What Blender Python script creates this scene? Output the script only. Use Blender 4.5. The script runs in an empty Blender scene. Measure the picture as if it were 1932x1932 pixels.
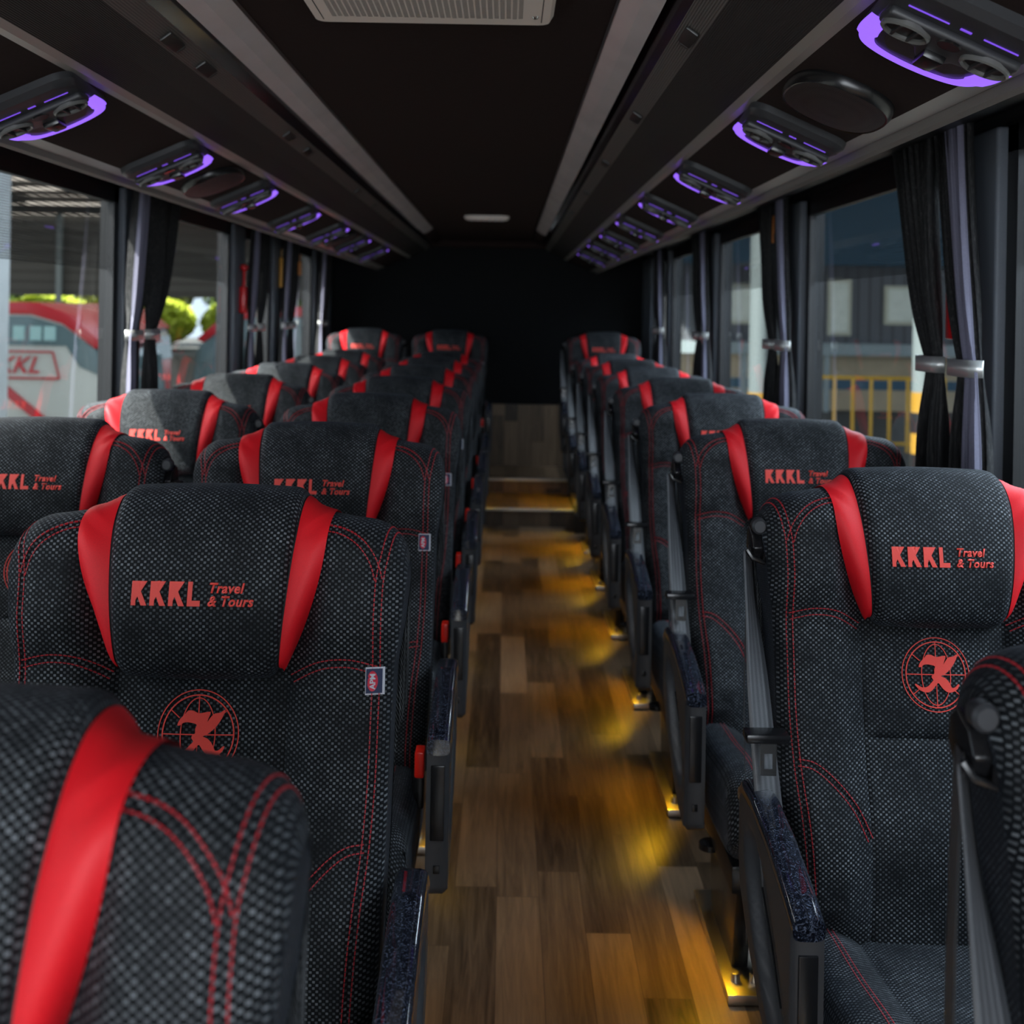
import bpy, bmesh, math, random
import numpy as np
from mathutils import Matrix, Vector
random.seed(7)
R = math.radians
col = bpy.context.scene.collection
scn = bpy.context.scene

# ------------------------------------------------------------------ camera, sky, sun, exposure
CAM_Z = 1.35
cam_d = bpy.data.cameras.new('camera')
cam = bpy.data.objects.new('camera', cam_d); col.objects.link(cam)
cam.location = (0, 0, CAM_Z)
cam.rotation_euler = (Matrix.Rotation(R(90), 3, 'X') @ Matrix.Rotation(R(1.0), 3, 'Z')).to_euler()
cam_d.sensor_width = 36; cam_d.sensor_fit = 'HORIZONTAL'
cam_d.lens = 36 * 2200 / 1932
cam_d.shift_x = 10 / 1932; cam_d.shift_y = -377 / 1932
cam_d.clip_start = 0.05; cam_d.clip_end = 200
cam_d.dof.use_dof = True; cam_d.dof.focus_distance = 1.62; cam_d.dof.aperture_fstop = 5.6
scn.camera = cam
scn.view_settings.view_transform = 'Standard'; scn.view_settings.look = 'None'
scn.view_settings.gamma = 1; scn.view_settings.use_curve_mapping = False
scn.view_settings.exposure = 0.25

w = bpy.data.worlds.new('sky'); scn.world = w; w.use_nodes = True
bg = w.node_tree.nodes['Background']; bg.inputs['Color'].default_value = (0.80, 0.90, 1.0, 1); bg.inputs['Strength'].default_value = 1.8
sun_d = bpy.data.lights.new('sun', 'SUN'); sun_d.energy = 26.0; sun_d.angle = R(0.6); sun_d.color = (1, .93, .82)
sun = bpy.data.objects.new('sun', sun_d); col.objects.link(sun)
sun.rotation_euler = Vector((0.64, 0.60, -1.0)).to_track_quat('-Z', 'Y').to_euler()

def area(name, loc, direction, sx, sy, power, color):
    d = bpy.data.lights.new(name, 'AREA'); d.shape = 'RECTANGLE'; d.size = sx; d.size_y = sy; d.energy = power; d.color = color
    o = bpy.data.objects.new(name, d); col.objects.link(o); o.location = loc
    o.rotation_euler = Vector(direction).to_track_quat('-Z', 'Y').to_euler(); return o
# daylight through the windscreen, plus fill lamps added above the two window walls
area('windscreen_daylight', (-0.15, -1.75, 1.35), (0, 1, -0.10), 2.0, 0.9, 42, (.86, .93, 1))
area('right_window_fill', (2.15, 3.6, 2.75), (-1, 0, -1.15), 9.0, 1.0, 420, (.80, .89, 1))
area('left_window_fill', (-2.45, 3.6, 2.75), (1, 0, -1.15), 9.0, 1.0, 420, (1, .96, .92))

# ------------------------------------------------------------------ helpers
def link(o, parent=None):
    col.objects.link(o)
    if parent is not None: o.parent = parent
    return o
def tag(o, label=None, cat=None, group=None, kind=None):
    if label: o['label'] = label
    if cat: o['category'] = cat
    if group: o['group'] = group
    if kind: o['kind'] = kind
    return o
def empty(name, loc=(0, 0, 0), rz=0):
    o = bpy.data.objects.new(name, None); col.objects.link(o); o.location = loc; o.rotation_euler = (0, 0, rz); o.empty_display_size = .1
    return o
class MB:
    def __init__(s): s.v = []; s.f = []; s.uv = []; s.m = []
    def add(s, vs, fs, uvs=None, m=0):
        b = len(s.v); s.v += [tuple(v) for v in vs]; s.f += [tuple(b + i for i in f) for f in fs]
        s.uv += list(uvs) if uvs is not None else [(v[0], v[1]) for v in vs]; s.m += [m] * len(fs)
    def box(s, x0, x1, y0, y1, z0, z1, m=0):
        vs = [(x, y, z) for x in (x0, x1) for y in (y0, y1) for z in (z0, z1)]
        s.add(vs, [(0, 1, 3, 2), (4, 6, 7, 5), (0, 4, 5, 1), (2, 3, 7, 6), (0, 2, 6, 4), (1, 5, 7, 3)], m=m)
    def grid(s, P, nu, nv, cu=False, cv=False, uv=None, m=0):
        """P: list nu*nv points row-major"""
        fs = []
        for i in range(nu if cu else nu - 1):
            for j in range(nv if cv else nv - 1):
                a = i * nv + j; b = ((i + 1) % nu) * nv + j; c = ((i + 1) % nu) * nv + (j + 1) % nv; d = i * nv + (j + 1) % nv
                fs.append((a, b, c, d))
        s.add(P, fs, uv, m)
    def tube(s, pts, r, n=8, caps=True, m=0):
        pts = [Vector(p) for p in pts]; rr = r if hasattr(r, '__len__') else [r] * len(pts)
        P = []; up = None
        for i, p in enumerate(pts):
            t = (pts[min(i + 1, len(pts) - 1)] - pts[max(i - 1, 0)]).normalized()
            if up is None:
                up = Vector((0, 0, 1)) if abs(t.z) < .9 else Vector((1, 0, 0))
            a = t.cross(up).normalized(); b = a.cross(t).normalized(); up = b
            for k in range(n):
                th = 2 * math.pi * k / n; P.append(p + (a * math.cos(th) + b * math.sin(th)) * rr[i])
        base = len(s.v); s.grid(P, len(pts), n, cv=True, m=m)
        if caps:
            s.f.append(tuple(base + k for k in range(n))); s.m.append(m)
            s.f.append(tuple(base + (len(pts) - 1) * n + k for k in reversed(range(n)))); s.m.append(m)
    def lathe(s, prof, c=(0, 0, 0), ax='z', n=24, m=0):
        P = []
        for k in range(n):
            th = 2 * math.pi * k / n
            for r, h in prof:
                q = {'z': (r * math.cos(th), r * math.sin(th), h), 'y': (r * math.cos(th), h, r * math.sin(th)), 'x': (h, r * math.cos(th), r * math.sin(th))}[ax]
                P.append((q[0] + c[0], q[1] + c[1], q[2] + c[2]))
        s.grid(P, n, len(prof), cu=True, m=m)
    def prism(s, poly, x0, x1, ax='x', m=0):
        n = len(poly)
        f = {'x': lambda a, b, h: (h, a, b), 'y': lambda a, b, h: (a, h, b), 'z': lambda a, b, h: (a, b, h)}[ax]
        vs = [f(a, b, x0) for a, b in poly] + [f(a, b, x1) for a, b in poly]
        s.add(vs, [tuple(range(n)), tuple(range(2 * n - 1, n - 1, -1))] + [(i, i + n, (i + 1) % n + n, (i + 1) % n) for i in range(n)], m=m)
    def build(s, name, mats, parent=None, smooth=False, bevel=0, seg=2, loc=None, fixn=True, angle=None):
        me = bpy.data.meshes.new(name)
        if bevel or fixn or angle:
            pass
        me.from_pydata(s.v, [], s.f); me.update()
        ul = me.uv_layers.new(name='UVMap')
        li = np.empty(len(me.loops), dtype=np.int32); me.loops.foreach_get('vertex_index', li)
        ul.data.foreach_set('uv', np.array(s.uv, dtype=np.float32)[li].ravel())
        mats = mats if isinstance(mats, (list, tuple)) else [mats]
        for mt in mats: me.materials.append(mt)
        me.polygons.foreach_set('material_index', np.array(s.m, dtype=np.int32))
        if fixn or bevel:
            bm = bmesh.new(); bm.from_mesh(me)
            if fixn: bmesh.ops.recalc_face_normals(bm, faces=bm.faces)
            if bevel:
                es = [e for e in bm.edges if len(e.link_faces) == 2 and e.calc_face_angle(0) > .5]
                bmesh.ops.bevel(bm, geom=es, offset=bevel, segments=seg, profile=.6, affect='EDGES', clamp_overlap=True)
            bm.to_mesh(me); bm.free()
        if smooth or bevel:
            me.polygons.foreach_set('use_smooth', [True] * len(me.polygons))
            try: me.set_sharp_from_angle(angle=angle or R(38))
            except Exception: pass
        o = bpy.data.objects.new(name, me); link(o, parent)
        if loc: o.location = loc
        return o
def copy_tree(o, parent=None):
    c = o.copy(); col.objects.link(c); c.parent = parent
    for ch in list(o.children): copy_tree(ch, c)
    return c
def lerp_curve(pts, n, closed=False):
    """Catmull-Rom through pts, n samples"""
    pts = [np.array(p, float) for p in pts]; m = len(pts); out = []
    segs = m if closed else m - 1
    for i in range(n):
        t = i / n * segs if closed else i / (n - 1) * segs
        k = min(int(t), segs - 1); u = t - k
        g = (lambda j: pts[j % m]) if closed else (lambda j: pts[min(max(j, 0), m - 1)])
        p0, p1, p2, p3 = g(k - 1), g(k), g(k + 1), g(k + 2)
        out.append(.5 * ((2 * p1) + (-p0 + p2) * u + (2 * p0 - 5 * p1 + 4 * p2 - p3) * u * u + (-p0 + 3 * p1 - 3 * p2 + p3) * u ** 3))
    return out
def ss(x, a, b):
    t = np.clip((x - a) / (b - a), 0, 1); return t * t * (3 - 2 * t)

# ------------------------------------------------------------------ materials
class NT:
    def __init__(s, name):
        s.mat = bpy.data.materials.new(name); s.mat.use_nodes = True; s.t = s.mat.node_tree; s.p = s.t.nodes['Principled BSDF']
    def n(s, typ, **kw):
        nd = s.t.nodes.new(typ)
        for k, v in kw.items():
            if k.startswith('i_'):
                key = k[2:]; nd.inputs[int(key) if key.isdigit() else key].default_value = v
            else: setattr(nd, k, v)
        return nd
    def l(s, a, b): s.t.links.new(a, b)
    def math(s, op, a, b=None, c=None):
        nd = s.t.nodes.new('ShaderNodeMath'); nd.operation = op
        for i, q in enumerate((a, b, c)):
            if q is None: continue
            if isinstance(q, (int, float)): nd.inputs[i].default_value = q
            else: s.l(q, nd.inputs[i])
        return nd.outputs[0]
    def mix(s, f, a, b):
        nd = s.t.nodes.new('ShaderNodeMix'); nd.data_type = 'RGBA'
        for i, q in ((0, f), (6, a), (7, b)):
            if isinstance(q, (int, float)): nd.inputs[i].default_value = q
            elif isinstance(q, tuple): nd.inputs[i].default_value = q if len(q) == 4 else q + (1,)
            else: s.l(q, nd.inputs[i])
        return nd.outputs[2]
    def bump(s, h, strength=.3, dist=.001):
        b = s.n('ShaderNodeBump'); b.inputs['Strength'].default_value = strength; b.inputs['Distance'].default_value = dist
        s.l(h, b.inputs['Height']); s.l(b.outputs[0], s.p.inputs['Normal'])
def simple(name, c, rough=.6, metal=0, spec=.5, coat=0, noise=0, emis=None, es=0):
    k = NT(name); p = k.p
    p.inputs['Base Color'].default_value = (*c, 1); p.inputs['Roughness'].default_value = rough; p.inputs['Metallic'].default_value = metal
    p.inputs['Specular IOR Level'].default_value = spec; p.inputs['Coat Weight'].default_value = coat; p.inputs['Coat Roughness'].default_value = .08
    if emis: p.inputs['Emission Color'].default_value = (*emis, 1); p.inputs['Emission Strength'].default_value = es
    if noise:
        tc = k.n('ShaderNodeTexCoord'); nz = k.n('ShaderNodeTexNoise', i_Scale=noise, i_Detail=4.0); k.l(tc.outputs['Object'], nz.inputs['Vector'])
        k.l(k.mix(nz.outputs[0], tuple(x * .8 for x in c), tuple(min(1, x * 1.2) for x in c)), p.inputs['Base Color'])
        k.bump(nz.outputs[0], .15, .0006)
    return k.mat
def weave(name, base, dot, cw=.0044, chh=.0036, rnd=True):
    k = NT(name); uv = k.n('ShaderNodeUVMap', uv_map='UVMap'); sp = k.n('ShaderNodeSeparateXYZ'); k.l(uv.outputs[0], sp.inputs[0])
    u = k.math('DIVIDE', sp.outputs[0], cw); v = k.math('DIVIDE', sp.outputs[1], chh)
    fu = k.math('FLOOR', u); fv = k.math('FLOOR', v)
    par = k.math('MODULO', k.math('ABSOLUTE', k.math('ADD', fu, fv)), 2.0)
    chk = k.math('LESS_THAN', par, .5)
    ru = k.math('ABSOLUTE', k.math('SUBTRACT', k.math('FRACT', u), .5)); rv = k.math('ABSOLUTE', k.math('SUBTRACT', k.math('FRACT', v), .5))
    ins = k.math('MULTIPLY', k.math('LESS_THAN', ru, .36), k.math('LESS_THAN', rv, .38))
    m = k.math('MULTIPLY', chk, ins)
    cb = k.n('ShaderNodeCombineXYZ'); k.l(fu, cb.inputs[0]); k.l(fv, cb.inputs[1])
    wn = k.n('ShaderNodeTexWhiteNoise'); wn.noise_dimensions = '2D'; k.l(cb.outputs[0], wn.inputs['Vector'])
    nz = k.n('ShaderNodeTexNoise', i_Scale=14.0, i_Detail=2.0); k.l(uv.outputs[0], nz.inputs['Vector']); br = k.math('MULTIPLY', k.math('MULTIPLY_ADD', k.math('POWER', wn.outputs[0], 1.2), .62, .33), k.math('MULTIPLY_ADD', nz.outputs[0], 2.0, -.42))  # broad noise fades the dots, painting uneven sheen into the colour
    col_ = k.mix(k.math('MULTIPLY', m, br), base, dot)
    k.l(col_, k.p.inputs['Base Color'])
    k.p.inputs['Roughness'].default_value = .7; k.p.inputs['Specular IOR Level'].default_value = .18
    k.p.inputs['Sheen Weight'].default_value = .035; k.p.inputs['Sheen Roughness'].default_value = .5; k.p.inputs['Sheen Tint'].default_value = (.6, .75, 1, 1)
    hx = k.math('MAXIMUM', ru, rv)
    k.bump(k.math('SUBTRACT', .5, hx), .45, .0009)
    return k.mat
M = {}
M['weave'] = weave('woven_black_fabric', (.0036, .0042, .0052), (.25, .27, .29))
M['weave_side'] = weave('woven_side_fabric', (.0055, .006, .0075), (.12, .13, .15))
M['red'] = simple('red_fabric', (.78, .004, .012), .6, noise=900)
M['thread'] = simple('red_thread', (.42, .013, .022), .6)
M['embroidery'] = simple('red_embroidery', (1.0, .07, .05), .5, noise=1200)
M['blackfab'] = simple('black_piping', (.008, .008, .010), .7)
M['plastic'] = simple('charcoal_plastic', (.034, .035, .039), .42, noise=1500)
M['plastic_d'] = simple('black_plastic', (.008, .008, .009), .25)
M['belt'] = None
M['steel'] = simple('bright_steel', (.62, .62, .62), .22, metal=1)
M['buckle'] = simple('red_buckle', (.85, .02, .01), .3)
M['brass'] = simple('floor_bracket_steel', (.55, .5, .42), .3, metal=1)
M['ceil'] = simple('dark_felt_ceiling', (.026, .0165, .0155), .9, spec=.1, noise=60)
M['panel'] = simple('dark_suede_panel', (.030, .0205, .0195), .9, spec=.12, noise=120)
M['trim'] = simple('satin_grey_trim', (.34, .325, .305), .30, spec=.7)
M['strip'] = simple('light_diffuser', (.66, .60, .61), .25, noise=6)
M['strip_end'] = simple('grey_end', (.3, .28, .28), .5)
M['maroon'] = simple('glossy_maroon', (.020, .010, .012), .12)
M['acgrey'] = simple('warm_grey_plastic', (.85, .76, .70), .5)
M['achole'] = simple('grille_hole', (.045, .04, .045), .8)
M['pillar'] = simple('blue_grey_pillar', (.115, .13, .155), .55, noise=400)
M['rubber'] = simple('black_rubber', (.006, .006, .007), .4)
M['silver'] = simple('satin_silver', (.62, .62, .60), .38, metal=.7)
M['rearwall'] = simple('black_rear_wall', (.0028, .0034, .0044), .6, spec=.12, noise=30)
M['wallpan'] = simple('dark_wall_panel', (.02, .021, .023), .6)
M['alu'] = simple('aluminium_nosing', (.7, .68, .62), .35, metal=.6)
M['purple'] = simple('purple_led', (.1, .03, .4), .4, emis=(.30, .13, 1.0), es=1.0)
M['purple_d'] = simple('dim_purple_led', (.1, .03, .4), .4, emis=(.26, .10, 1.0), es=.5)
M['tagw'] = simple('white_tag', (.55, .55, .6), .6)
M['tagr'] = simple('tag_red', (.6, .02, .05), .6)
M['tagn'] = simple('tag_navy', (.02, .03, .08), .6)
M['lining'] = simple('lilac_lining', (.17, .165, .23), .8, noise=300)
M['orange'] = simple('orange_plastic', (.65, .22, .03), .4)
M['yellowp'] = simple('amber_plastic', (.85, .42, .06), .4)
M['hammer'] = simple('red_plastic', (.8, .01, .015), .28)

def ribbed(name, c, axis, period, rough=.6, depth=.0008, c2=None):
    k = NT(name); tc = k.n('ShaderNodeTexCoord'); sp = k.n('ShaderNodeSeparateXYZ'); k.l(tc.outputs['UV'], sp.inputs[0])
    s_ = k.math('SINE', k.math('MULTIPLY', sp.outputs[axis], 2 * math.pi / period))
    k.l(k.mix(k.math('MULTIPLY_ADD', s_, .5, .5), tuple(x * .75 for x in c), c2 or tuple(x * 1.15 for x in c)), k.p.inputs['Base Color'])
    k.p.inputs['Roughness'].default_value = rough; k.bump(s_, .5, depth); return k.mat
M['ribgrey'] = ribbed('ribbed_grey_band', (.11, .105, .10), 0, .0045, .45)
M['ribdark'] = ribbed('ribbed_dark_panel', (.018, .0155, .0148), 0, .0035, .7)
def beltmat():
    k = NT('grey_webbing'); sp = k.n('ShaderNodeSeparateXYZ'); uv = k.n('ShaderNodeUVMap', uv_map='UVMap'); k.l(uv.outputs[0], sp.inputs[0])
    a = k.math('SINE', k.math('MULTIPLY', sp.outputs[0], 2 * math.pi / .0095)); b = k.math('SINE', k.math('MULTIPLY', sp.outputs[1], 2 * math.pi / .0016))
    k.l(k.mix(k.math('MULTIPLY_ADD', a, .5, .5), (.045, .045, .048), (.085, .085, .09)), k.p.inputs['Base Color'])
    k.p.inputs['Roughness'].default_value = .42; k.bump(k.math('MULTIPLY', k.math('ADD', a, b), .5), .3, .0004); return k.mat
M['belt'] = beltmat()
def burl():
    k = NT('marbled_gloss_cap'); tc = k.n('ShaderNodeTexCoord')
    n1 = k.n('ShaderNodeTexNoise', i_Scale=120.0, i_Detail=9.0, i_Roughness=.8, i_Distortion=3.0); k.l(tc.outputs['Object'], n1.inputs['Vector'])
    cr = k.n('ShaderNodeValToRGB'); e = cr.color_ramp.elements; e[0].position = .42; e[0].color = (.0015, .0016, .003, 1); e[1].position = .66; e[1].color = (.16, .19, .26, 1)
    m_ = e.new(.53); m_.color = (.012, .015, .026, 1)
    k.l(n1.outputs[0], cr.inputs[0]); k.l(cr.outputs[0], k.p.inputs['Base Color']); k.p.inputs['Roughness'].default_value = .12; k.p.inputs['Coat Weight'].default_value = 1; k.p.inputs['Coat Roughness'].default_value = .04
    return k.mat
M['burl'] = burl()
def wood(name, ux, uy, dark=1.0):
    """vinyl planks: ux = across axis index, uy = along axis index of object coordinates"""
    k = NT(name); tc = k.n('ShaderNodeTexCoord'); sp = k.n('ShaderNodeSeparateXYZ'); k.l(tc.outputs['Object'], sp.inputs[0])
    x = k.math('DIVIDE', sp.outputs[ux], .098); ix = k.math('FLOOR', x)
    w1 = k.n('ShaderNodeTexWhiteNoise'); w1.noise_dimensions = '1D'; k.l(ix, w1.inputs['W'])
    y = k.math('ADD', k.math('DIVIDE', sp.outputs[uy], .72), k.math('MULTIPLY', w1.outputs[0], 7.31)); iy = k.math('FLOOR', y)
    cb = k.n('ShaderNodeCombineXYZ'); k.l(ix, cb.inputs[0]); k.l(iy, cb.inputs[1])
    w2 = k.n('ShaderNodeTexWhiteNoise'); w2.noise_dimensions = '2D'; k.l(cb.outputs[0], w2.inputs['Vector'])
    gv = k.n('ShaderNodeCombineXYZ'); k.l(k.math('MULTIPLY', sp.outputs[ux], 38.0), gv.inputs[0]); k.l(k.math('MULTIPLY', sp.outputs[uy], 2.2), gv.inputs[1]); k.l(k.math('MULTIPLY', w2.outputs[0], 40.0), gv.inputs[2])
    g1 = k.n('ShaderNodeTexNoise', i_Scale=1.6, i_Detail=7.0, i_Roughness=.62, i_Distortion=.9); k.l(gv.outputs[0], g1.inputs['Vector'])
    cr = k.n('ShaderNodeValToRGB'); e = cr.color_ramp.elements
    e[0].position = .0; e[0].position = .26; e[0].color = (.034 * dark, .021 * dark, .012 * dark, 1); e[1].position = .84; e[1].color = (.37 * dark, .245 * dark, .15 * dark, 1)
    v = k.math('ADD', k.math('MULTIPLY', w2.outputs[0], .42), k.math('MULTIPLY', g1.outputs[0], .62))
    k.l(v, cr.inputs[0])
    ex = k.math('ABSOLUTE', k.math('SUBTRACT', k.math('FRACT', x), .5)); ey = k.math('ABSOLUTE', k.math('SUBTRACT', k.math('FRACT', y), .5))
    gap = k.math('MAXIMUM', k.math('GREATER_THAN', ex, .488), k.math('GREATER_THAN', ey, .4985))
    k.l(k.mix(k.math('MULTIPLY', gap, .55), cr.outputs[0], (.03, .018, .01)), k.p.inputs['Base Color'])
    k.p.inputs['Roughness'].default_value = .38; k.p.inputs['Specular IOR Level'].default_value = .4
    k.bump(g1.outputs[0], .08, .0008); return k.mat
M['wood'] = wood('wood_plank_vinyl', 0, 1, .72)
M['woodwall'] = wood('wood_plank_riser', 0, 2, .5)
def glassmat():
    k = NT('tinted_window_glass'); k.t.nodes.remove(k.p); out = k.t.nodes['Material Output']
    fr = k.n('ShaderNodeFresnel', i_IOR=1.5); tr = k.n('ShaderNodeBsdfTransparent'); tr.inputs[0].default_value = (.80, .84, .86, 1); gl = k.n('ShaderNodeBsdfGlossy'); gl.inputs['Roughness'].default_value = .01
    mx = k.n('ShaderNodeMixShader'); ge = k.n('ShaderNodeNewGeometry'); k.l(k.math('MULTIPLY', fr.outputs[0], k.math('SUBTRACT', 1.0, ge.outputs['Backfacing'])), mx.inputs[0]); k.l(tr.outputs[0], mx.inputs[1]); k.l(gl.outputs[0], mx.inputs[2]); k.l(mx.outputs[0], out.inputs[0]); return k.mat
M['glass'] = glassmat()
def perfmat():
    k = NT('perforated_window_film'); out = k.t.nodes['Material Output']; tc = k.n('ShaderNodeTexCoord'); sp = k.n('ShaderNodeSeparateXYZ'); k.l(tc.outputs['Object'], sp.inputs[0])
    pz = .0085
    v = k.math('DIVIDE', sp.outputs[2], pz * .866); iv = k.math('FLOOR', v)
    u = k.math('ADD', k.math('DIVIDE', sp.outputs[1], pz), k.math('MULTIPLY', k.math('MODULO', k.math('ABSOLUTE', iv), 2.0), .5))
    du = k.math('SUBTRACT', k.math('FRACT', u), .5); dv = k.math('MULTIPLY', k.math('SUBTRACT', k.math('FRACT', v), .5), .866)
    d = k.math('SQRT', k.math('ADD', k.math('MULTIPLY', du, du), k.math('MULTIPLY', dv, dv)))
    hole = k.math('LESS_THAN', d, .37)
    k.p.inputs['Base Color'].default_value = (.008, .008, .009, 1); tr = k.n('ShaderNodeBsdfTransparent'); mx = k.n('ShaderNodeMixShader')
    k.l(hole, mx.inputs[0]); k.l(k.p.outputs[0], mx.inputs[1]); k.l(tr.outputs[0], mx.inputs[2]); k.l(mx.outputs[0], out.inputs[0]); return k.mat
M['film'] = perfmat()
def velvet():
    k = NT('black_curtain_cloth'); tc = k.n('ShaderNodeTexCoord'); mp = k.n('ShaderNodeMapping'); mp.inputs['Scale'].default_value = (90, 90, 7); k.l(tc.outputs['Object'], mp.inputs[0])
    n1 = k.n('ShaderNodeTexNoise', i_Scale=4.0, i_Detail=6.0, i_Roughness=.7); k.l(mp.outputs[0], n1.inputs['Vector'])
    cr = k.n('ShaderNodeValToRGB'); e = cr.color_ramp.elements; e[0].position = .52; e[0].color = (.007, .007, .008, 1); e[1].position = .75; e[1].color = (.09, .085, .085, 1)
    k.l(n1.outputs[0], cr.inputs[0]); k.l(cr.outputs[0], k.p.inputs['Base Color']); k.p.inputs['Roughness'].default_value = .75; return k.mat
M['velvet'] = velvet()

# ------------------------------------------------------------------ bus shell
CX = -0.15; XL, XR = -1.35, 1.05; ZC = CAM_Z + .533; YB = 8.75; YF = -1.9
def struct(o): o['kind'] = 'structure'; return o
b = MB(); b.box(XL, XR, YF, 9.0, -.06, 0); struct(b.build('floor', M['wood']))
S1, S2 = 7.35, 8.02; Z1, Z2 = .112, .205
b = MB(); b.box(-.14, .44, S1, S2, 0, Z1 - .004); b.box(-.14, .44, S2, YB, 0, Z2 - .004); struct(b.build('floor_steps', M['wood']))
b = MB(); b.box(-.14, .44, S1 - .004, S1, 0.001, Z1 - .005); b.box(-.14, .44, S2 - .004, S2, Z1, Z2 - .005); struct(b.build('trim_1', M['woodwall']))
for i, (y, z) in enumerate(((S1, Z1), (S2, Z2))):
    b = MB(); b.box(-.14, .44, y - .012, y + .03, z - .012, z + .002); o = b.build('step_nosing', M['alu'], bevel=.003)
    tag(o, ['pale metal nosing strip on the lower aisle step', 'pale metal nosing strip on the upper aisle step by the rear wall'][i], 'step edge', 'metal nosings of the aisle steps')
b = MB(); b.box(XL, -.14, 7.15, YB, 0, Z1); b.box(.44, XR, 7.15, YB, 0, Z1); struct(b.build('floor_platform', M['wallpan'], bevel=.004))
b = MB(); b.box(XL, XR, YB, YB + .05, .66, ZC + .02); struct(b.build('wall_rear', M['rearwall']))
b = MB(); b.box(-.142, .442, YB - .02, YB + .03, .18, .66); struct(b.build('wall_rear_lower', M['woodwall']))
b = MB(); b.box(XL, -.142, YB - .01, YB + .03, .0, .66); b.box(.442, XR, YB - .01, YB + .03, 0, .66); struct(b.build('wall_rear_base', M['wallpan']))
b = MB(); b.box(CX - .62, CX + .62, YB - .11, YB, ZC - .055, ZC); struct(b.build('trim_rear', M['ceil'], bevel=.02))
b = MB(); b.box(XL, XR, YF - .05, YF, -.05, .75); b.box(XL, XL + .1, YF - .05, YF, .75, 1.9); b.box(XR - .1, XR, YF - .05, YF, .75, 1.9); struct(b.build('wall_front', M['wallpan']))
# ceiling centre and roof
b = MB(); b.box(CX - .345, CX + .345, YF, YB, ZC, ZC + .03); struct(b.build('ceiling', M['ceil']))
b = MB(); b.box(XL - .12, XR + .12, YF, YB + .1, ZC + .16, ZC + .2); struct(b.build('ceiling_roof', M['wallpan']))
PROF = {'strip_in': (.331, .531), 'strip_out': (.393, .495), 'mar': (.403, .520), 'rib_in': (.428, .481), 'rib_out': (.463, .456), 'trim_in': (.572, .404), 'trim_out': (.601, .395), 'low_in': (.767, .322), 'low_out': (.83, .306), 'top': (1.19, .44)}
def along(name, keys, mat, y0, y1, thick=.012, uvs=True, bev=0):
    for sgn, nm in ((-1, 'left'), (1, 'right')):
        pts = [(CX + sgn * PROF[k][0], CAM_Z + PROF[k][1]) if isinstance(k, str) else (CX + sgn * k[0], CAM_Z + k[1]) for k in keys]
        b = MB(); P = []; U = []; d = 0
        for i, p in enumerate(pts):
            if i: d += math.hypot(p[0] - pts[i - 1][0], p[1] - pts[i - 1][1])
            for y in np.linspace(y0, y1, 2): P.append((p[0], y, p[1])); U.append((d, y))
        for i, p in enumerate(reversed(pts)):
            for y in np.linspace(y0, y1, 2): P.append((p[0], y, p[1] + thick)); U.append((d, y))
        b.grid(P, len(pts) * 2, 2, cu=True, uv=U)
        n = len(pts) * 2; b.f.append(tuple(i * 2 for i in range(n))); b.m.append(0); b.f.append(tuple(i * 2 + 1 for i in reversed(range(n)))); b.m.append(0)
        yield b.build(f'{name}_{nm}', mat), nm
for o, nm in along('ceiling_duct', ['mar', 'rib_in'], M['maroon'], YF, YB, .004): struct(o)
for o, nm in along('trim_ribbed', ['rib_in', 'rib_out'], M['ribgrey'], YF, YB, .006): struct(o)
for o, nm in along('ceiling_rack', ['rib_out', (.518, .433), 'trim_in'], M['ribdark'], YF, YB, .008): struct(o)
for o, nm in along('trim_upper', ['trim_in', (.586, .397), 'trim_out'], M['trim'], YF, YB, .010): struct(o)
for o, nm in along('ceiling_panel', ['trim_out', 'low_in'], M['panel'], YF, YB, .02): struct(o)
for o, nm in along('trim_lower', ['low_in', (.786, .318), (.800, .315)], M['trim'], YF, YB, .012): struct(o)
for o, nm in along('trim_curtain_rail', [(.802, .318), (.808, .303), (.822, .300), (.834, .307), (.838, .325)], simple('rail_fabric', (.20, .185, .175), .7, noise=700), YF, YB, .006): struct(o)
for o, nm in along('ceiling_soffit', [(.835, .33), 'top'], M['rubber'], YF, YB, .01): struct(o)
for (o, nm), t in zip(along('light_strip', ['strip_in', (.362, .508), 'strip_out'], M['strip'], YF, 7.5, .008), ('left', 'right')):
    tag(o, f'long pale grey light strip running along the {nm} side of the ceiling', 'ceiling light', 'long ceiling light strips')
for o, nm in along('ceiling_end', ['strip_in', 'strip_out', 'mar'], M['ceil'], 7.5, YB, .02): struct(o)
for (o, nm) in along('trim_strip_edge', [(.326, .536), (.331, .528), (.333, .536)], M['rubber'], YF, 7.5, .004): struct(o)
# small latches and icons moulded on the ribbed band
for sgn, nm, ys in ((-1, 'left', (2.05, 2.28, 3.15, 3.45, 4.6, 5.2, 6.0)), (1, 'right', (1.95, 2.75, 3.6, 4.5, 5.4))):
    for y in ys:
        b = MB(); cx, cz = CX + sgn * .446, CAM_Z + .4685
        b.box(-.012, .012, -.045, .045, -.003, .002); b.box(-.009, .009, .052, .060, -.002, .002)
        o = b.build('rack_latch', simple('latch', (.03, .03, .03), .4) if 'latch' not in M else M['latch'], bevel=.002); M['latch'] = o.data.materials[0]
        o.location = (cx, y, cz - .004); o.rotation_euler = (0, sgn * .62, 0)
        tag(o, f'small dark latch on the ribbed grey band above the {nm} seats', 'latch', f'latches on the {nm} ribbed band')

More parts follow.
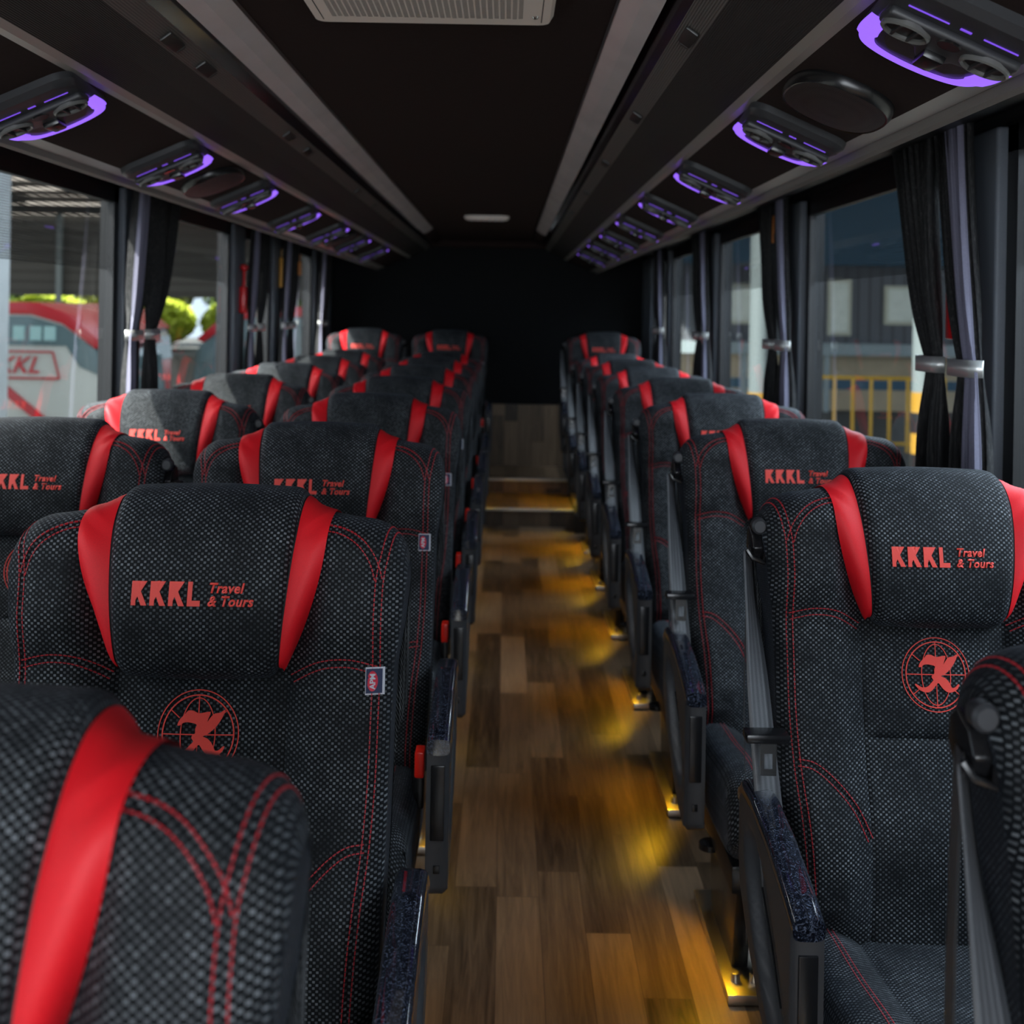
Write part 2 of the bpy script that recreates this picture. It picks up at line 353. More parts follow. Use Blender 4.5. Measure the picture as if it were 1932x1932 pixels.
# side walls and windows
def wall_side(side, xg, sg, wins, ribs):
    b = MB(); x0, x1 = sorted((xg, xg + sg * .06))
    b.box(x0, x1, YF, YB, -.05, .82); b.box(x0, x1, YF, YB, 1.755, ZC + .16)
    struct(b.build(f'wall_{side}', M['wallpan'], bevel=0))
    edges = [YF] + [e for w_ in wins for e in w_] + [YB]
    k = 0
    for i in range(0, len(edges), 2):
        a, c = edges[i], edges[i + 1]
        if c - a < .01: continue
        k += 1
        b = MB(); xi = xg - sg * .035; xo = xg + sg * .05
        xo = xg; b.box(min(xi, xo), max(xi, xo), a + .028, c - .028, .82, 1.755, 0)
        ob = MB(); x2, x3 = sorted((xg + sg * .001, xg + sg * .05)); ob.box(x2, x3, a + .02, c - .02, .82, 1.755); struct(ob.build(f'wall_pillar_{side}_{k}', M['rubber']))
        o = b.build(f'trim_pillar_{side}_{k}', M['pillar'], bevel=.008, seg=3); struct(o)
    for i, (a, c) in enumerate(wins):
        o = MB(); o.box(min(xg, xg + sg * .005), max(xg, xg + sg * .005), a - .02, c + .02, .82, 1.755)
        n_ = (1 if side == 'left' else 11) + i
        g = o.build(f'window_{n_}', M['glass']); struct(g)
        fr = MB()
        xa, xb = sorted((xg - sg * .012, xg + sg * .012))
        fr.box(xa, xb, a - .028, a + .022, .82, 1.755); fr.box(xa, xb, c - .022, c + .028, .82, 1.755); fr.box(xa, xb, a - .028, c + .028, 1.70, 1.765); fr.box(xa, xb, a - .028, c + .028, .80, .86)
        fr.build('window_frame', M['rubber'], g)
        fm = MB(); xf = xg + sg * .009; fm.add([(xf, a, 1.47), (xf, c, 1.47), (xf, c, 1.72), (xf, a, 1.72)], [(0, 1, 2, 3)])
        fm.build('perforated_film', M['film'], g)
wall_side('left', XL, -1, [(-.2, 1.9), (2.15, 3.98), (4.22, 5.60), (5.88, 6.55), (6.83, 7.95)], ())
wall_side('right', XR, 1, [(-.7, .75), (.95, 2.40), (2.64, 4.03), (4.27, 5.68), (5.92, 7.30), (7.5, 8.2)], ())

# ------------------------------------------------------------------ curtains
def curtain(name, X, sg, y_tie, y_top, y_bot, mat, npl, amp, label, group, ztie=1.25, lin=False, wt=(.06, .2, .12)):
    """a gathered curtain: centre and half width at tie, top, bottom (along the bus)"""
    root = empty(name, (X, y_tie, .86)); tag(root, label, 'curtain', group)
    def sheet(off, m, wscale, ph, nm, xoff, a_):
        b = MB(); nz, nu = 60, npl * 8; P = []
        for i in range(nz):
            z = .84 + i / (nz - 1) * (1.80 - .84)
            if z > ztie: t = (z - ztie) / (1.80 - ztie); e = t ** .75; c_ = y_tie + (y_top - y_tie) * e; h = wt[0] + (wt[1] - wt[0]) * t ** .8
            else: t = (ztie - z) / (ztie - .84); e = t ** .8; c_ = y_tie + (y_bot - y_tie) * e; h = wt[0] + (wt[2] - wt[0]) * t ** .8
            pinch = 1 - .72 * math.exp(-((z - ztie) / .10) ** 2)
            for j in range(nu):
                u = j / (nu - 1) * 2 - 1
                fold = math.sin((u * npl + ph) * math.pi) * a_ * pinch + .3 * a_ * math.sin(u * 5.3 + z * 6 + ph) * pinch
                P.append((xoff + fold * 1.0, c_ + off + u * h * wscale + .25 * fold - y_tie, z - .86))
        b.grid(P, nz, nu); o = b.build(nm, m, root, smooth=True, fixn=False, angle=R(80)); md = o.modifiers.new('t', 'SOLIDIFY'); md.thickness = .0015; return o
    sheet(0, mat, 1, 0, 'curtain_cloth', 0, amp)
    if lin: sheet(-.042, M['lining'], .48, .4, 'curtain_lining', (-sg) * .016, amp * .4)
    b = MB(); hw = wt[0] + .012; d = amp * .55 + .014
    pts = lerp_curve([(0, -hw), (-sg * d, -hw * .8), (-sg * (d + .006), 0), (-sg * d, hw * .8), (0, hw)], 24)
    P = []
    for p in pts:
        for zz in (ztie - .018, ztie + .018): P.append((p[0], p[1], zz - .86))
    b.grid(P, 24, 2); o = b.build('tieback_clip', M['silver'], root, smooth=True, fixn=False); md = o.modifiers.new('t', 'SOLIDIFY'); md.thickness = .004
    o['label'] = 'satin silver tieback clip'
    return root
def station(side, X, sg, y, rank, k=1.0, second=True):
    g = f'tied-back curtains along the {side} windows'
    curtain('curtain', X, sg, y + .05, y + .22 * k, y + .06, M['velvet'], 9, .017, f'black tied-back curtain, {side} side, {rank}, farther of the pair', g, wt=(.05, .15 * k, .075))
    if second: curtain('curtain', X, sg, y - .15, y - .03, y - .17, M['velvet'], 8, .017, f'black curtain with lilac lining, {side} side, {rank}, nearer of the pair', g, lin=True, wt=(.058, .085 * k, .085))
station('right', XR - .075, -1 * -1, 2.60, 'nearest pillar', 1.0)
station('right', XR - .07, 1, 4.24, 'second pillar from the front', .85)
station('right', XR - .07, 1, 5.88, 'third pillar from the front', .8)
station('right', XR - .07, 1, 7.50, 'rearmost pillar', .7)
station('left', XL + .075, -1, 4.12, 'nearest visible pillar', 1.0)
station('left', XL + .07, -1, 5.98, 'second visible pillar', .6)
station('left', XL + .07, -1, 6.85, 'third visible pillar', .6)
station('left', XL + .07, -1, 8.15, 'rearmost pillar', .6, True)

# emergency hammers
def hammer(X, y, z, label, m, s=1.0):
    r = empty('emergency_hammer', (X, y, z)); tag(r, label, 'emergency hammer', 'emergency hammers on the window pillars')
    b = MB(); b.box(-.012, .012, -.022, .022, -.09, .02); b.build('holder', m, r, bevel=.006)
    b = MB(); b.tube([(0, .006, .0), (0, .010, .09)], .006); b.build('handle', m, r, smooth=True)
    b = MB(); b.lathe([(0, -.03), (.008, -.028), (.014, -.015), (.014, .015), (.008, .028), (0, .03)], (0, .010, .098), 'y', 16); b.build('hammer_head', m, r, smooth=True)
    r.scale = (s, s, s); return r
hammer(XR - .045, 2.615, 1.41, 'red emergency hammer in a holder between the nearest right curtains', M['hammer'], 1.15)
hammer(XL + .05, 5.75, 1.43, 'red emergency hammer on the second left window pillar', M['hammer'], 1.2)
def cordtag(X, y, z, h, m, label):
    b = MB(); b.tube([(0, 0, 0), (0, 0, .05)], .0025); b.box(-.008, .008, -.014, .014, -h, 0); o = b.build('hanging_tag', m, None, bevel=.004); o.location = (X, y, z)
    tag(o, label, 'hanging tag', 'small hanging tags by the curtains')
cordtag(XR - .075, 4.26, 1.72, .10, M['orange'], 'orange hanging tag between the curtains at the second right pillar')
cordtag(XL + .05, 6.70, 1.64, .17, M['yellowp'], 'long amber hanging tag at the third left pillar')
cordtag(XL + .10, 7.02, 1.63, .08, M['orange'], 'short orange hanging tag at the third left pillar')

# ------------------------------------------------------------------ seats
L_ = .70; REC = R(10); SB = Vector((0, -.120, .425))
d_ = Vector((0, math.sin(REC), math.cos(REC))); n_ = Vector((0, -math.cos(REC), math.sin(REC)))
def place(x, s, t): return (x, SB.y + d_.y * s + n_.y * t, SB.z + d_.z * s + n_.z * t)
HALF = [(0, .245), (.1, .250), (.25, .254), (.40, .256), (.47, .258), (.52, .266), (.58, .272), (.70, .272)]
def hw(s): return np.interp(s, [a for a, _ in HALF], [b_ for _, b_ in HALF])
SEAM = {
 'A': [(.258, .690), (.252, .655), (.246, .615), (.240, .585), (.238, .55), (.237, .48), (.236, .40), (.235, .33), (.230, .25), (.222, .18), (.215, .08), (.212, .0)],
 'B': [(.155, .645), (.185, .641), (.212, .626), (.230, .603), (.239, .575)],
 'C': [(.238, .468), (.200, .476), (.160, .472), (.118, .452)],
 'D': [(.230, .258), (.205, .254), (.175, .232), (.142, .195), (.118, .150)]}
SEAM = {k: [tuple(p) for p in lerp_curve(v, 40)] for k, v in SEAM.items()}
PAN = [[(.115, .46), (.115, .0)], [(0, .290), (.115, .290)]]
ALLS = list(SEAM.values()) + PAN
SA = np.array([a for c in ALLS for a in c[:-1]]); SBB = np.array([b_ for c in ALLS for b_ in c[1:]])
def seamdist(x, s):
    x = np.abs(x); p = np.stack([x, s], -1)[..., None, :]; ab = SBB - SA; t = np.clip(((p - SA) * ab).sum(-1) / np.maximum((ab * ab).sum(-1), 1e-9), 0, 1)
    q = SA + t[..., None] * ab; return np.sqrt(((p - q) ** 2).sum(-1)).min(-1)
def FF(x, s):
    ax = np.abs(x)
    f = .045 + .026 * ss(ax, .10, .17) * (1 - .35 * ss(ax, .21, .26)) * ss(s, .0, .06)
    f += .028 * ss(ax, .12, .185) * (1 - .5 * ss(ax, .22, .272)) * ss(s, .45, .54) * (1 - ss(s, .60, .68) * .6)
    f += .020 * np.exp(-((s - .14) / .10) ** 2) * (1 - ss(ax, .2, .26)) + .006 * np.cos(np.clip(ax / .115, 0, 1) * math.pi / 2) * ss(s, .28, .32) * (1 - ss(s, .44, .48))
    f += .005 * np.cos(np.clip(ax / .115, 0, 1) * math.pi / 2)
    return f
BK = -.050
def stop_(x):
    ax = np.abs(x); w_ = .272; rc = .055
    e = np.clip((ax - (w_ - rc)) / rc, 0, 1); return .655 + .012 * (1 - ss(ax, .12, .24)) - rc * (1 - np.sqrt(np.maximum(0, 1 - e * e)))
def surf(x, q, off=0.0, groove=True):
    """point on the backrest skin: q runs up the front, over the top and down the back"""
    x = np.asarray(x, float); q = np.asarray(q, float)
    st = stop_(x); F0 = FF(x, np.minimum(q, .6)); r = (F0 - BK) / 2 * .62
    q1 = st - r; arc = r * math.pi
    f = FF(x, np.minimum(q, q1))
    mid_s = q1; th = np.clip((q - q1) / r, 0, math.pi)
    Ft = FF(x, q1)
    ct = (Ft + BK) / 2; ht = (Ft - BK) / 2
    s = np.where(q < q1, q, np.where(q < q1 + arc, q1 + r * np.sin(th), np.maximum(q1 - (q - q1 - arc), 0)))
    t = np.where(q < q1, f, np.where(q < q1 + arc, ct + ht * np.cos(th), BK))
    w_ = hw(np.minimum(s, .7)); e = np.clip((np.abs(x) - (w_ - .024)) / .024, 0, 1); ins = .024 * (1 - np.sqrt(np.maximum(0, 1 - e * e)))
    sign = np.where(q < q1, 1., np.where(q < q1 + arc, np.cos(th), -1.))
    t = t - ins * sign
    if groove: 
        gd = seamdist(x, q); t = t - np.where(q < q1 + arc / 2, .0045 * np.exp(-(gd / .0035) ** 2), 0) * np.sign(sign)
    t = t + off * sign; s = s + off * np.where((q >= q1) & (q < q1 + arc), np.sin(th), 0)
    return s, t
QMAX = 1.36
def build_backrest(root, mirror=1):
    nx, nq = 121, 190
    us = np.linspace(-1, 1, nx); xs = np.sign(us) * (1 - (1 - np.abs(us)) ** 1.25)
    qs = np.concatenate([np.linspace(0, .56, 105), np.linspace(.565, .80, 60), np.linspace(.81, QMAX, nq - 165)])
    X = np.zeros((nx, nq)); S = X.copy(); T = X.copy()
    for it in range(2):
        sref = np.minimum(qs, .66) if it == 0 else None
        w_ = hw(np.where(qs < .66, qs, np.maximum(.66 - (qs - .76), 0)).clip(0, .7))
        X = xs[:, None] * w_[None, :]
    S, T = surf(X, np.broadcast_to(qs, X.shape))
    P = [place(X[i, j], S[i, j], T[i, j]) for i in range(nx) for j in range(nq)]
    UV = [(X[i, j], qs[j]) for i in range(nx) for j in range(nq)]
    b = MB(); b.grid(P, nx, nq, uv=UV)
    # side walls: join front to back edge
    for e, i in ((-1, 0), (1, nx - 1)):
        js = [j for j in range(nq) if qs[j] <= .672]
        front = [(X[i, j], S[i, j], T[i, j]) for j in js]
        ns = 7; P2 = []; U2 = []
        for (x_, s_, t_) in front:
            tb = BK + .024
            for a in range(ns):
                k_ = a / (ns - 1); P2.append(place(x_, s_, t_ + (tb - t_) * k_)); U2.append((x_ + e * (.0 + abs(t_ - tb) * k_), s_))
        b.grid(P2, len(front), ns, uv=U2, m=1)
        # cap between front and back near the shoulder
        st = [(j) for j in range(nq) if .60 <= qs[j] <= .70]
    o = b.build('backrest', [M['weave'], M['weave_side']], root, smooth=True, fixn=False, angle=R(70))
    return o
def pt(x, q, off=0.):
    s, t = surf(np.array([x]), np.array([q]), off, groove=False); return Vector(place(x, float(s[0]), float(t[0])))
def build_stitch(parent):
  for sg in (-1, 1):
    b = MB()
    for k, c in SEAM.items():
        c = [np.array(p) for p in c]
        d = [0]; 
        for i in range(1, len(c)): d.append(d[-1] + np.linalg.norm(c[i] - c[i - 1]))
        if 1:
            for off in (-.0047, .0047):
                a = 0.001
                while a < d[-1] - .004:
                    vs = []
                    for aa in (a, a + .0042):
                        p = np.array([np.interp(aa, d, [q[0] for q in c]), np.interp(aa, d, [q[1] for q in c])])
                        p2 = np.array([np.interp(aa + .002, d, [q[0] for q in c]), np.interp(aa + .002, d, [q[1] for q in c])]); p1 = np.array([np.interp(aa - .002, d, [q[0] for q in c]), np.interp(aa - .002, d, [q[1] for q in c])])
                        tg = (p2 - p1) / max(np.linalg.norm(p2 - p1), 1e-9); nn = np.array([-tg[1], tg[0]])
                        for h in (-.00065, .00065):
                            q_ = p + nn * (off + h)
                            vs.append((sg * q_[0], q_[1]))
                    xs_ = np.array([v[0] for v in vs]); qs_ = np.array([v[1] for v in vs])
                    s_, t_ = surf(xs_, qs_, .0008, groove=False)
                    P = [place(x, s1, t1) for x, s1, t1 in zip(xs_, s_, t_)]
                    s_, t_ = surf(xs_, qs_, -.0015, groove=False)
                    P += [place(x, s1, t1) for x, s1, t1 in zip(xs_, s_, t_)]
                    b.add(P, [(0, 1, 3, 2), (0, 4, 5, 1), (2, 3, 7, 6), (0, 2, 6, 4), (1, 5, 7, 3)])
                    a += .0058
    b.build('stitching', M['thread'], parent, fixn=False)
# headrest roll
CP = [(.468, .040), (.458, .060), (.461, .080), (.476, .096), (.515, .108), (.56, .110), (.61, .103), (.652, .085), (.682, .055), (.694, .018), (.692, -.020), (.678, -.048), (.64, -.060), (.56, -.062), (.47, -.062)]
CPC = lerp_curve(CP, 90); CPC = [tuple(p) for p in CPC]
cd = [0]
for i in range(1, 90): cd.append(cd[-1] + math.dist(CPC[i], CPC[i - 1]))
def chw(s_): return np.interp(s_, [.46, .50, .56, .64, .70], [.106, .110, .116, .123, .126])
def cush(x, a, off=0.):
    """point on the headrest skin at arc length a"""
    s = np.interp(a, cd, [p[0] for p in CPC]); t = np.interp(a, cd, [p[1] for p in CPC])
    s2 = np.interp(a + .003, cd, [p[0] for p in CPC]); t2 = np.interp(a + .003, cd, [p[1] for p in CPC]); s1 = np.interp(a - .003, cd, [p[0] for p in CPC]); t1 = np.interp(a - .003, cd, [p[1] for p in CPC])
    ds, dt = s2 - s1, t2 - t1; ln = np.maximum(np.hypot(ds, dt), 1e-9); ns, nt = -dt / ln, ds / ln
    # normal pointing outward (front side has +t)
    w_ = chw(s); e = np.clip((np.abs(x) - (w_ - .018)) / .018, 0, 1); ins = .014 * (1 - np.sqrt(np.maximum(0, 1 - e * e)))
    o = off - ins + .004 * np.cos(np.clip(x / w_, -1, 1) * math.pi / 2)
    return s + ns * o, t + nt * o
def build_headrest(root):
    nx, na = 61, 90; b = MB(); P = []; U = []
    us = np.linspace(-1, 1, nx)
    for u in us:
        xx = np.sign(u) * (1 - (1 - abs(u)) ** 1.3)
        for a, cp in zip(cd, CPC):
            x = xx * chw(cp[0]); s, t = cush(np.array([x]), np.array([a])); P.append(place(x, float(s[0]), float(t[0]))); U.append((x + .0013, a))
    b.grid(P, nx, na, uv=U)
    for i in (0, nx - 1):   # gusset down to the backrest
        Q = []; UU = []
        for j, (a, cp) in enumerate(zip(cd, CPC)):
            p = P[i * na + j]; sgn = -1 if i == 0 else 1
            Q.append(p); UU.append((0, a)); Q.append(place(p[0] + sgn * .002, cp[0] * .9 + .055, cp[1] * .2)); UU.append((.05, a))
        b.grid(Q, na, 2, uv=UU, m=1)
    o = b.build('headrest', [M['weave'], M['weave_side']], root, smooth=True, fixn=False, angle=R(75))
    for sg in (-1, 1):
        pts = []
        for a, cp in list(zip(cd, CPC))[2:78:2]:
            x = sg * (chw(cp[0]) + .001); s, t = cush(np.array([x]), np.array([a])); pts.append(place(x, float(s[0]), float(t[0])))
        q = MB(); q.tube(pts, .0030, 6); q.build('piping', M['blackfab'], o, smooth=True)
    pts = [place(x, *[float(v[0]) for v in cush(np.array([x]), np.array([.012]))]) for x in np.linspace(-.108, .108, 20)]
    q = MB(); q.tube(pts, .0028, 6); q.build('piping', M['blackfab'], o, smooth=True)
    return o
def build_redband(root, sg):
    """red band between headrest roll and wing, tapering to a point at the bottom"""
    n = 70; m = 8; P = []; U = []; Lc = cd[-1] - .06
    b = MB()
    for i in range(n):
        f = i / (n - 1); a = .022 + f * (Lc - .022)
        cs = float(np.interp(a, cd, [p[0] for p in CPC]))
        xi = float(chw(cs)) + .002
        s, t = cush(np.array([xi * sg]), np.array([a]), .0035); si, ti = float(s[0]), float(t[0])
        wid = .046 * min(1, (f / .34) ** .75) if f < .34 else .046
        if f < .34: wid = .044 * math.sin(f / .34 * math.pi / 2) ** .8
        else: wid = .044
        xo = xi + .001 + wid
        # matching point on the backrest skin, found by arc position
        qo = .462 + f * .50
        s2, t2 = surf(np.array([xo]), np.array([qo]), .0030, groove=False); so, to = float(s2[0]), float(t2[0])
        for j in range(m):
            k = j / (m - 1); bul = .006 * math.sin(k * math.pi)
            # convex cross-section: leaves the roll, curves down to the wing
            x = xi + (xo - xi) * k; kk = k * k * (3 - 2 * k) * .5 + k * .5
            P.append(place(sg * (x + bul * .6), si + (so - si) * kk + bul * (1 if f > .4 else 0), ti + (to - ti) * kk + bul)); U.append((k * .04, a))
    b.grid(P, n, m, uv=U)
    o = b.build('red_side_band', M['red'], root, smooth=True, fixn=False, angle=R(80)); o['label'] = 'bright red fabric band'
    return o
# flat artwork -> mapped on a skin
def map_art(polys, fn, name, mat, parent, cuts=12, thick=.0012):
    bm = bmesh.new()
    for p in polys:
        vs = [bm.verts.new((x, y, 0)) for x, y in p]
        try: bm.faces.new(vs)
        except Exception: pass
    bmesh.ops.triangulate(bm, faces=bm.faces)
    finish_art(bm, fn, name, mat, parent, cuts, thick)
def finish_art(bm, fn, name, mat, parent, cuts, thick):
    xs = [v.co.x for v in bm.verts]; ys = [v.co.y for v in bm.verts]
    for ax, lo, hi in ((0, min(xs), max(xs)), (1, min(ys), max(ys))):
        nn = max(2, int((hi - lo) / .009))
        for i in range(1, nn):
            c = [0, 0, 0]; c[ax] = lo + (hi - lo) * i / nn; nrm = [0, 0, 0]; nrm[ax] = 1
            bmesh.ops.bisect_plane(bm, geom=bm.verts[:] + bm.edges[:] + bm.faces[:], plane_co=c, plane_no=nrm)
    me = bpy.data.meshes.new(name); bm.to_mesh(me); bm.free()
    n = len(me.vertices); co = np.empty(n * 3); me.vertices.foreach_get('co', co); co = co.reshape(-1, 3)
    out = np.array([fn(x, y) for x, y, _ in co]); me.vertices.foreach_set('co', out.ravel()); me.materials.append(mat); me.update()
    o = bpy.data.objects.new(name, me); link(o, parent); md = o.modifiers.new('t', 'SOLIDIFY'); md.thickness = thick; md.offset = 0
    return o
KP = [(0, 0), (.31, 0), (.31, .22), (.43, .37), (.70, 0), (1.10, 0), (.64, .58), (1.04, 1), (.66, 1), (.31, .60), (.31, 1), (0, 1)]
LP = [(0, 0), (.88, 0), (.88, .23), (.31, .23), (.31, 1), (0, 1)]
def font_mesh(txt, size, off, shear=0, spacing=1.0):
    c = bpy.data.curves.new('t', 'FONT'); c.body = txt; c.size = size; c.offset = off; c.shear = shear; c.resolution_u = 3; c.space_character = spacing
    o = bpy.data.objects.new('t', c); col.objects.link(o); dg = bpy.context.evaluated_depsgraph_get(); me = bpy.data.meshes.new_from_object(o.evaluated_get(dg))
    bpy.data.objects.remove(o); bpy.data.curves.remove(c); return me
def cush_fn(s0):
    a0 = float(np.interp(s0, [p[0] for p in CPC[3:40]], cd[3:40]))
    def fn(x, y):
        s, t = cush(np.array([x]), np.array([a0 + y]), .0012); return place(x, float(s[0]), float(t[0]))
    return fn
def build_lettering(parent):
    fn = cush_fn(.560); polys = []; x0 = -.083; h = .0290; wl = .0194
    for i, P in enumerate((KP, KP, KP, LP)):
        polys.append([(x0 + i * .0247 + px * wl * .98, -h / 2 + py * h) for px, py in P])
    map_art(polys, fn, 'lettering', M['embroidery'], parent)
    for txt, dx, dy in (('Travel', .0175, .0018), ('& Tours', .0175, -.0138)):
        me = font_mesh(txt, .0168, .00045, .22, 1.06); bm = bmesh.new(); bm.from_mesh(me); bmesh.ops.translate(bm, verts=bm.verts, vec=(dx, dy, 0))
        finish_art(bm, fn, 'lettering', M['embroidery'], parent, 6, .001)
def ring(cx, cy, rx, ry, w_, n=64, a0=0, a1=2 * math.pi):
    out = []
    for i in range(n):
        t0 = a0 + (a1 - a0) * i / n; t1 = a0 + (a1 - a0) * (i + 1) / n
        p = lambda t, k: (cx + (rx + k) * math.cos(t), cy + (ry + k) * math.sin(t))
        out.append([p(t0, -w_), p(t1, -w_), p(t1, w_), p(t0, w_)])
    return out
def bar(x0, y0, x1, y1, w_):
    d = math.hypot(x1 - x0, y1 - y0); nx, ny = -(y1 - y0) / d * w_, (x1 - x0) / d * w_
    return [(x0 + nx, y0 + ny), (x0 - nx, y0 - ny), (x1 - nx, y1 - ny), (x1 + nx, y1 + ny)]
BIRD = [(-.56, .20), (-.50, .34), (-.38, .46), (-.28, .56), (-.14, .56), (.0, .50), (.16, .52), (.32, .54), (.29, .42), (.24, .28), (.34, .42), (.44, .50), (.58, .52), (.72, .60), (.64, .40), (.52, .22), (.38, .08), (.24, -.02), (.14, -.06), (.26, -.10), (.38, -.20), (.46, -.34), (.50, -.40), (.60, -.38), (.68, -.30), (.74, -.30), (.68, -.42), (.56, -.50), (.40, -.54), (.26, -.48), (.14, -.36), (.06, -.26), (-.02, -.32), (-.14, -.46), (-.28, -.54), (-.46, -.52), (-.60, -.44), (-.70, -.32), (-.66, -.30), (-.52, -.38), (-.40, -.40), (-.28, -.36), (-.18, -.26), (-.10, -.18), (-.16, -.10), (-.12, -.02), (-.06, .02), (-.07, .12), (-.03, .22), (-.14, .26), (-.28, .28), (-.40, .26), (-.48, .20)]
def build_emblem(parent):
    r = .054; c0 = .385
    def fn(x, y):
        s, t = surf(np.array([x]), np.array([c0 + y]), .0010, groove=False); return place(x, float(s[0]), float(t[0]))
    polys = ring(0, 0, r, r, .0006) + ring(0, 0, r * .885, r * .885, .0008) + ring(0, 0, r * .43, r * .82, .0006)
    polys += [bar(0, -r * .885, 0, r * .885, .0006), bar(-r * .885, 0, r * .885, 0, .0006)]
    for a in (38, 142, 218, 322):
        c_, s_ = math.cos(R(a)), math.sin(R(a)); polys.append(bar(c_ * r * .88, s_ * r * .88, c_ * r * .60, s_ * r * .60, .0006))
    map_art(polys, fn, 'emblem', M['embroidery'], parent, thick=.0008)
    def fn2(x, y):
        s, t = surf(np.array([x]), np.array([c0 + y]), .0016, groove=False); return place(x, float(s[0]), float(t[0]))
    pts = [(px * r * .92, py * r * .92 + .001) for px, py in BIRD]; pts = [tuple(p) for p in lerp_curve(pts, len(pts) * 2, True)]
    map_art([pts], fn2, 'emblem', M['embroidery'], parent, thick=.001)
def build_sidetag(parent):
    r = MB(); w_ = .228
    p0 = pt(.2555, .455, 0); y, z = p0.y, p0.z
    x = .2595
    def put(y0, y1, z0, z1, xx, m, bb): bb.add([(xx, y + y0, z + z0), (xx, y + y1, z + z0), (xx, y + y1, z + z1), (xx, y + y0, z + z1), (xx - .001, y + y0, z + z0), (xx - .001, y + y1, z + z0), (xx - .001, y + y1, z + z1), (xx - .001, y + y0, z + z1)], [(0, 1, 2, 3), (4, 5, 6, 7), (0, 1, 5, 4), (1, 2, 6, 5), (2, 3, 7, 6), (3, 0, 4, 7)], m=m)
    b = MB()
    X, Z = .236, z
    # tag lies flat on the front of the side seam
    fn = lambda a, c: pt(.236 + a, .455 + c, .0022 + .0)
    def quad(a0, a1, c0, c1, lift, m):
        vs = []
        for (a, c) in ((a0, c0), (a1, c0), (a1, c1), (a0, c1)): vs.append(pt(min(.236 + a, .2560), .455 + c, .0015 + lift) + Vector((.0002, 0, 0)))
        b.add(vs, [(0, 1, 2, 3)], m=m)
    quad(-.013, .012, -.017, .017, 0, 0); quad(-.012, .009, -.015, .015, .0008, 1)
    for k in range(10):
        pass
    oc = []
    for k in range(16):
        th = 2 * math.pi * k / 16; oc.append(pt(.236 - .0035 + .0070 * math.cos(th), .455 + .0125 * math.sin(th), .0032))
    b.add(oc, [tuple(range(16))], m=2)
    o = b.build('side_tag', [M['tagw'], M['tagn'], M['tagr']], parent, fixn=False)
    me = font_mesh('APM', .0098, .0003); bm = bmesh.new(); bm.from_mesh(me)
    for v in bm.verts:
        u, t_ = v.co.x - .0098, v.co.y - .0035; v.co = pt(.236 - .0035 - t_, .455 + u, .0042)
    me2 = bpy.data.meshes.new('tag_lettering'); bm.to_mesh(me2); bm.free(); me2.materials.append(M['tagw']); link(bpy.data.objects.new('tag_lettering', me2), o)
def build_cushion(root):
    b = MB(); nx, nv = 61, 70; prof = lerp_curve([(-.10, .405), (-.12, .430), (-.20, .442), (-.32, .452), (-.44, .468), (-.52, .468), (-.572, .440), (-.585, .395), (-.565, .350), (-.50, .325), (-.30, .315), (-.12, .315)], nv)
    d = [0]
    for i in range(1, nv): d.append(d[-1] + float(np.linalg.norm(prof[i] - prof[i - 1])))
    P = []; U = []
    for i in range(nx):
        u = i / (nx - 1) * 2 - 1; xx = np.sign(u) * (1 - (1 - abs(u)) ** 1.4) * .245; ax = abs(xx)
        e = np.clip((ax - .215) / .03, 0, 1); ins = .03 * (1 - math.sqrt(max(0, 1 - e * e)))
        bol = .022 * ss(ax, .13, .19) * (1 - .5 * ss(ax, .20, .245))
        gr = .004 * math.exp(-((ax - .135) / .004) ** 2)
        for j, p in enumerate(prof):
            c = np.array([-.34, .385]); up = ss(p[1], .40, .44)
            q = np.array([p[0], p[1] + (bol - gr) * up]); v = q - c; q = q - np.array([math.copysign(min(ins, abs(v[0])), v[0]) * (1 if abs(v[0]) > .2 else 0), math.copysign(ins, v[1])])
            P.append((xx, q[0], q[1])); U.append((xx, d[j]))
    b.grid(P, nx, nv, uv=U, cv=False)
    base = 0
    for i in (0, nx - 1): b.f.append(tuple(i * nv + j for j in range(nv))); b.m.append(1)
    o = b.build('seat_cushion', [M['weave'], M['weave_side']], root, smooth=True, fixn=False, angle=R(60))
    # stitches along the bolster
    for sg in (-1, 1):
        s = MB()
        for off in (.181, .189):
            k = -.14
            while k > -.57:
                def zt(yy): 
                    ps = sorted((float(p[0]), float(p[1])) for p in prof if p[1] > .43); return np.interp(yy, [a for a, _ in ps], [c for _, c in ps]) + .022 * ss(off, .13, .19) + .0012
                yy0, yy1 = k, k - .0042
                if yy1 > -.54:
                    s.add([(sg * (off - .0007), yy0, zt(yy0)), (sg * (off + .0007), yy0, zt(yy0)), (sg * (off + .0007), yy1, zt(yy1)), (sg * (off - .0007), yy1, zt(yy1))], [(0, 1, 2, 3)])
                k -= .0058
        s.build('stitching', M['thread'], o, fixn=False)
    return o
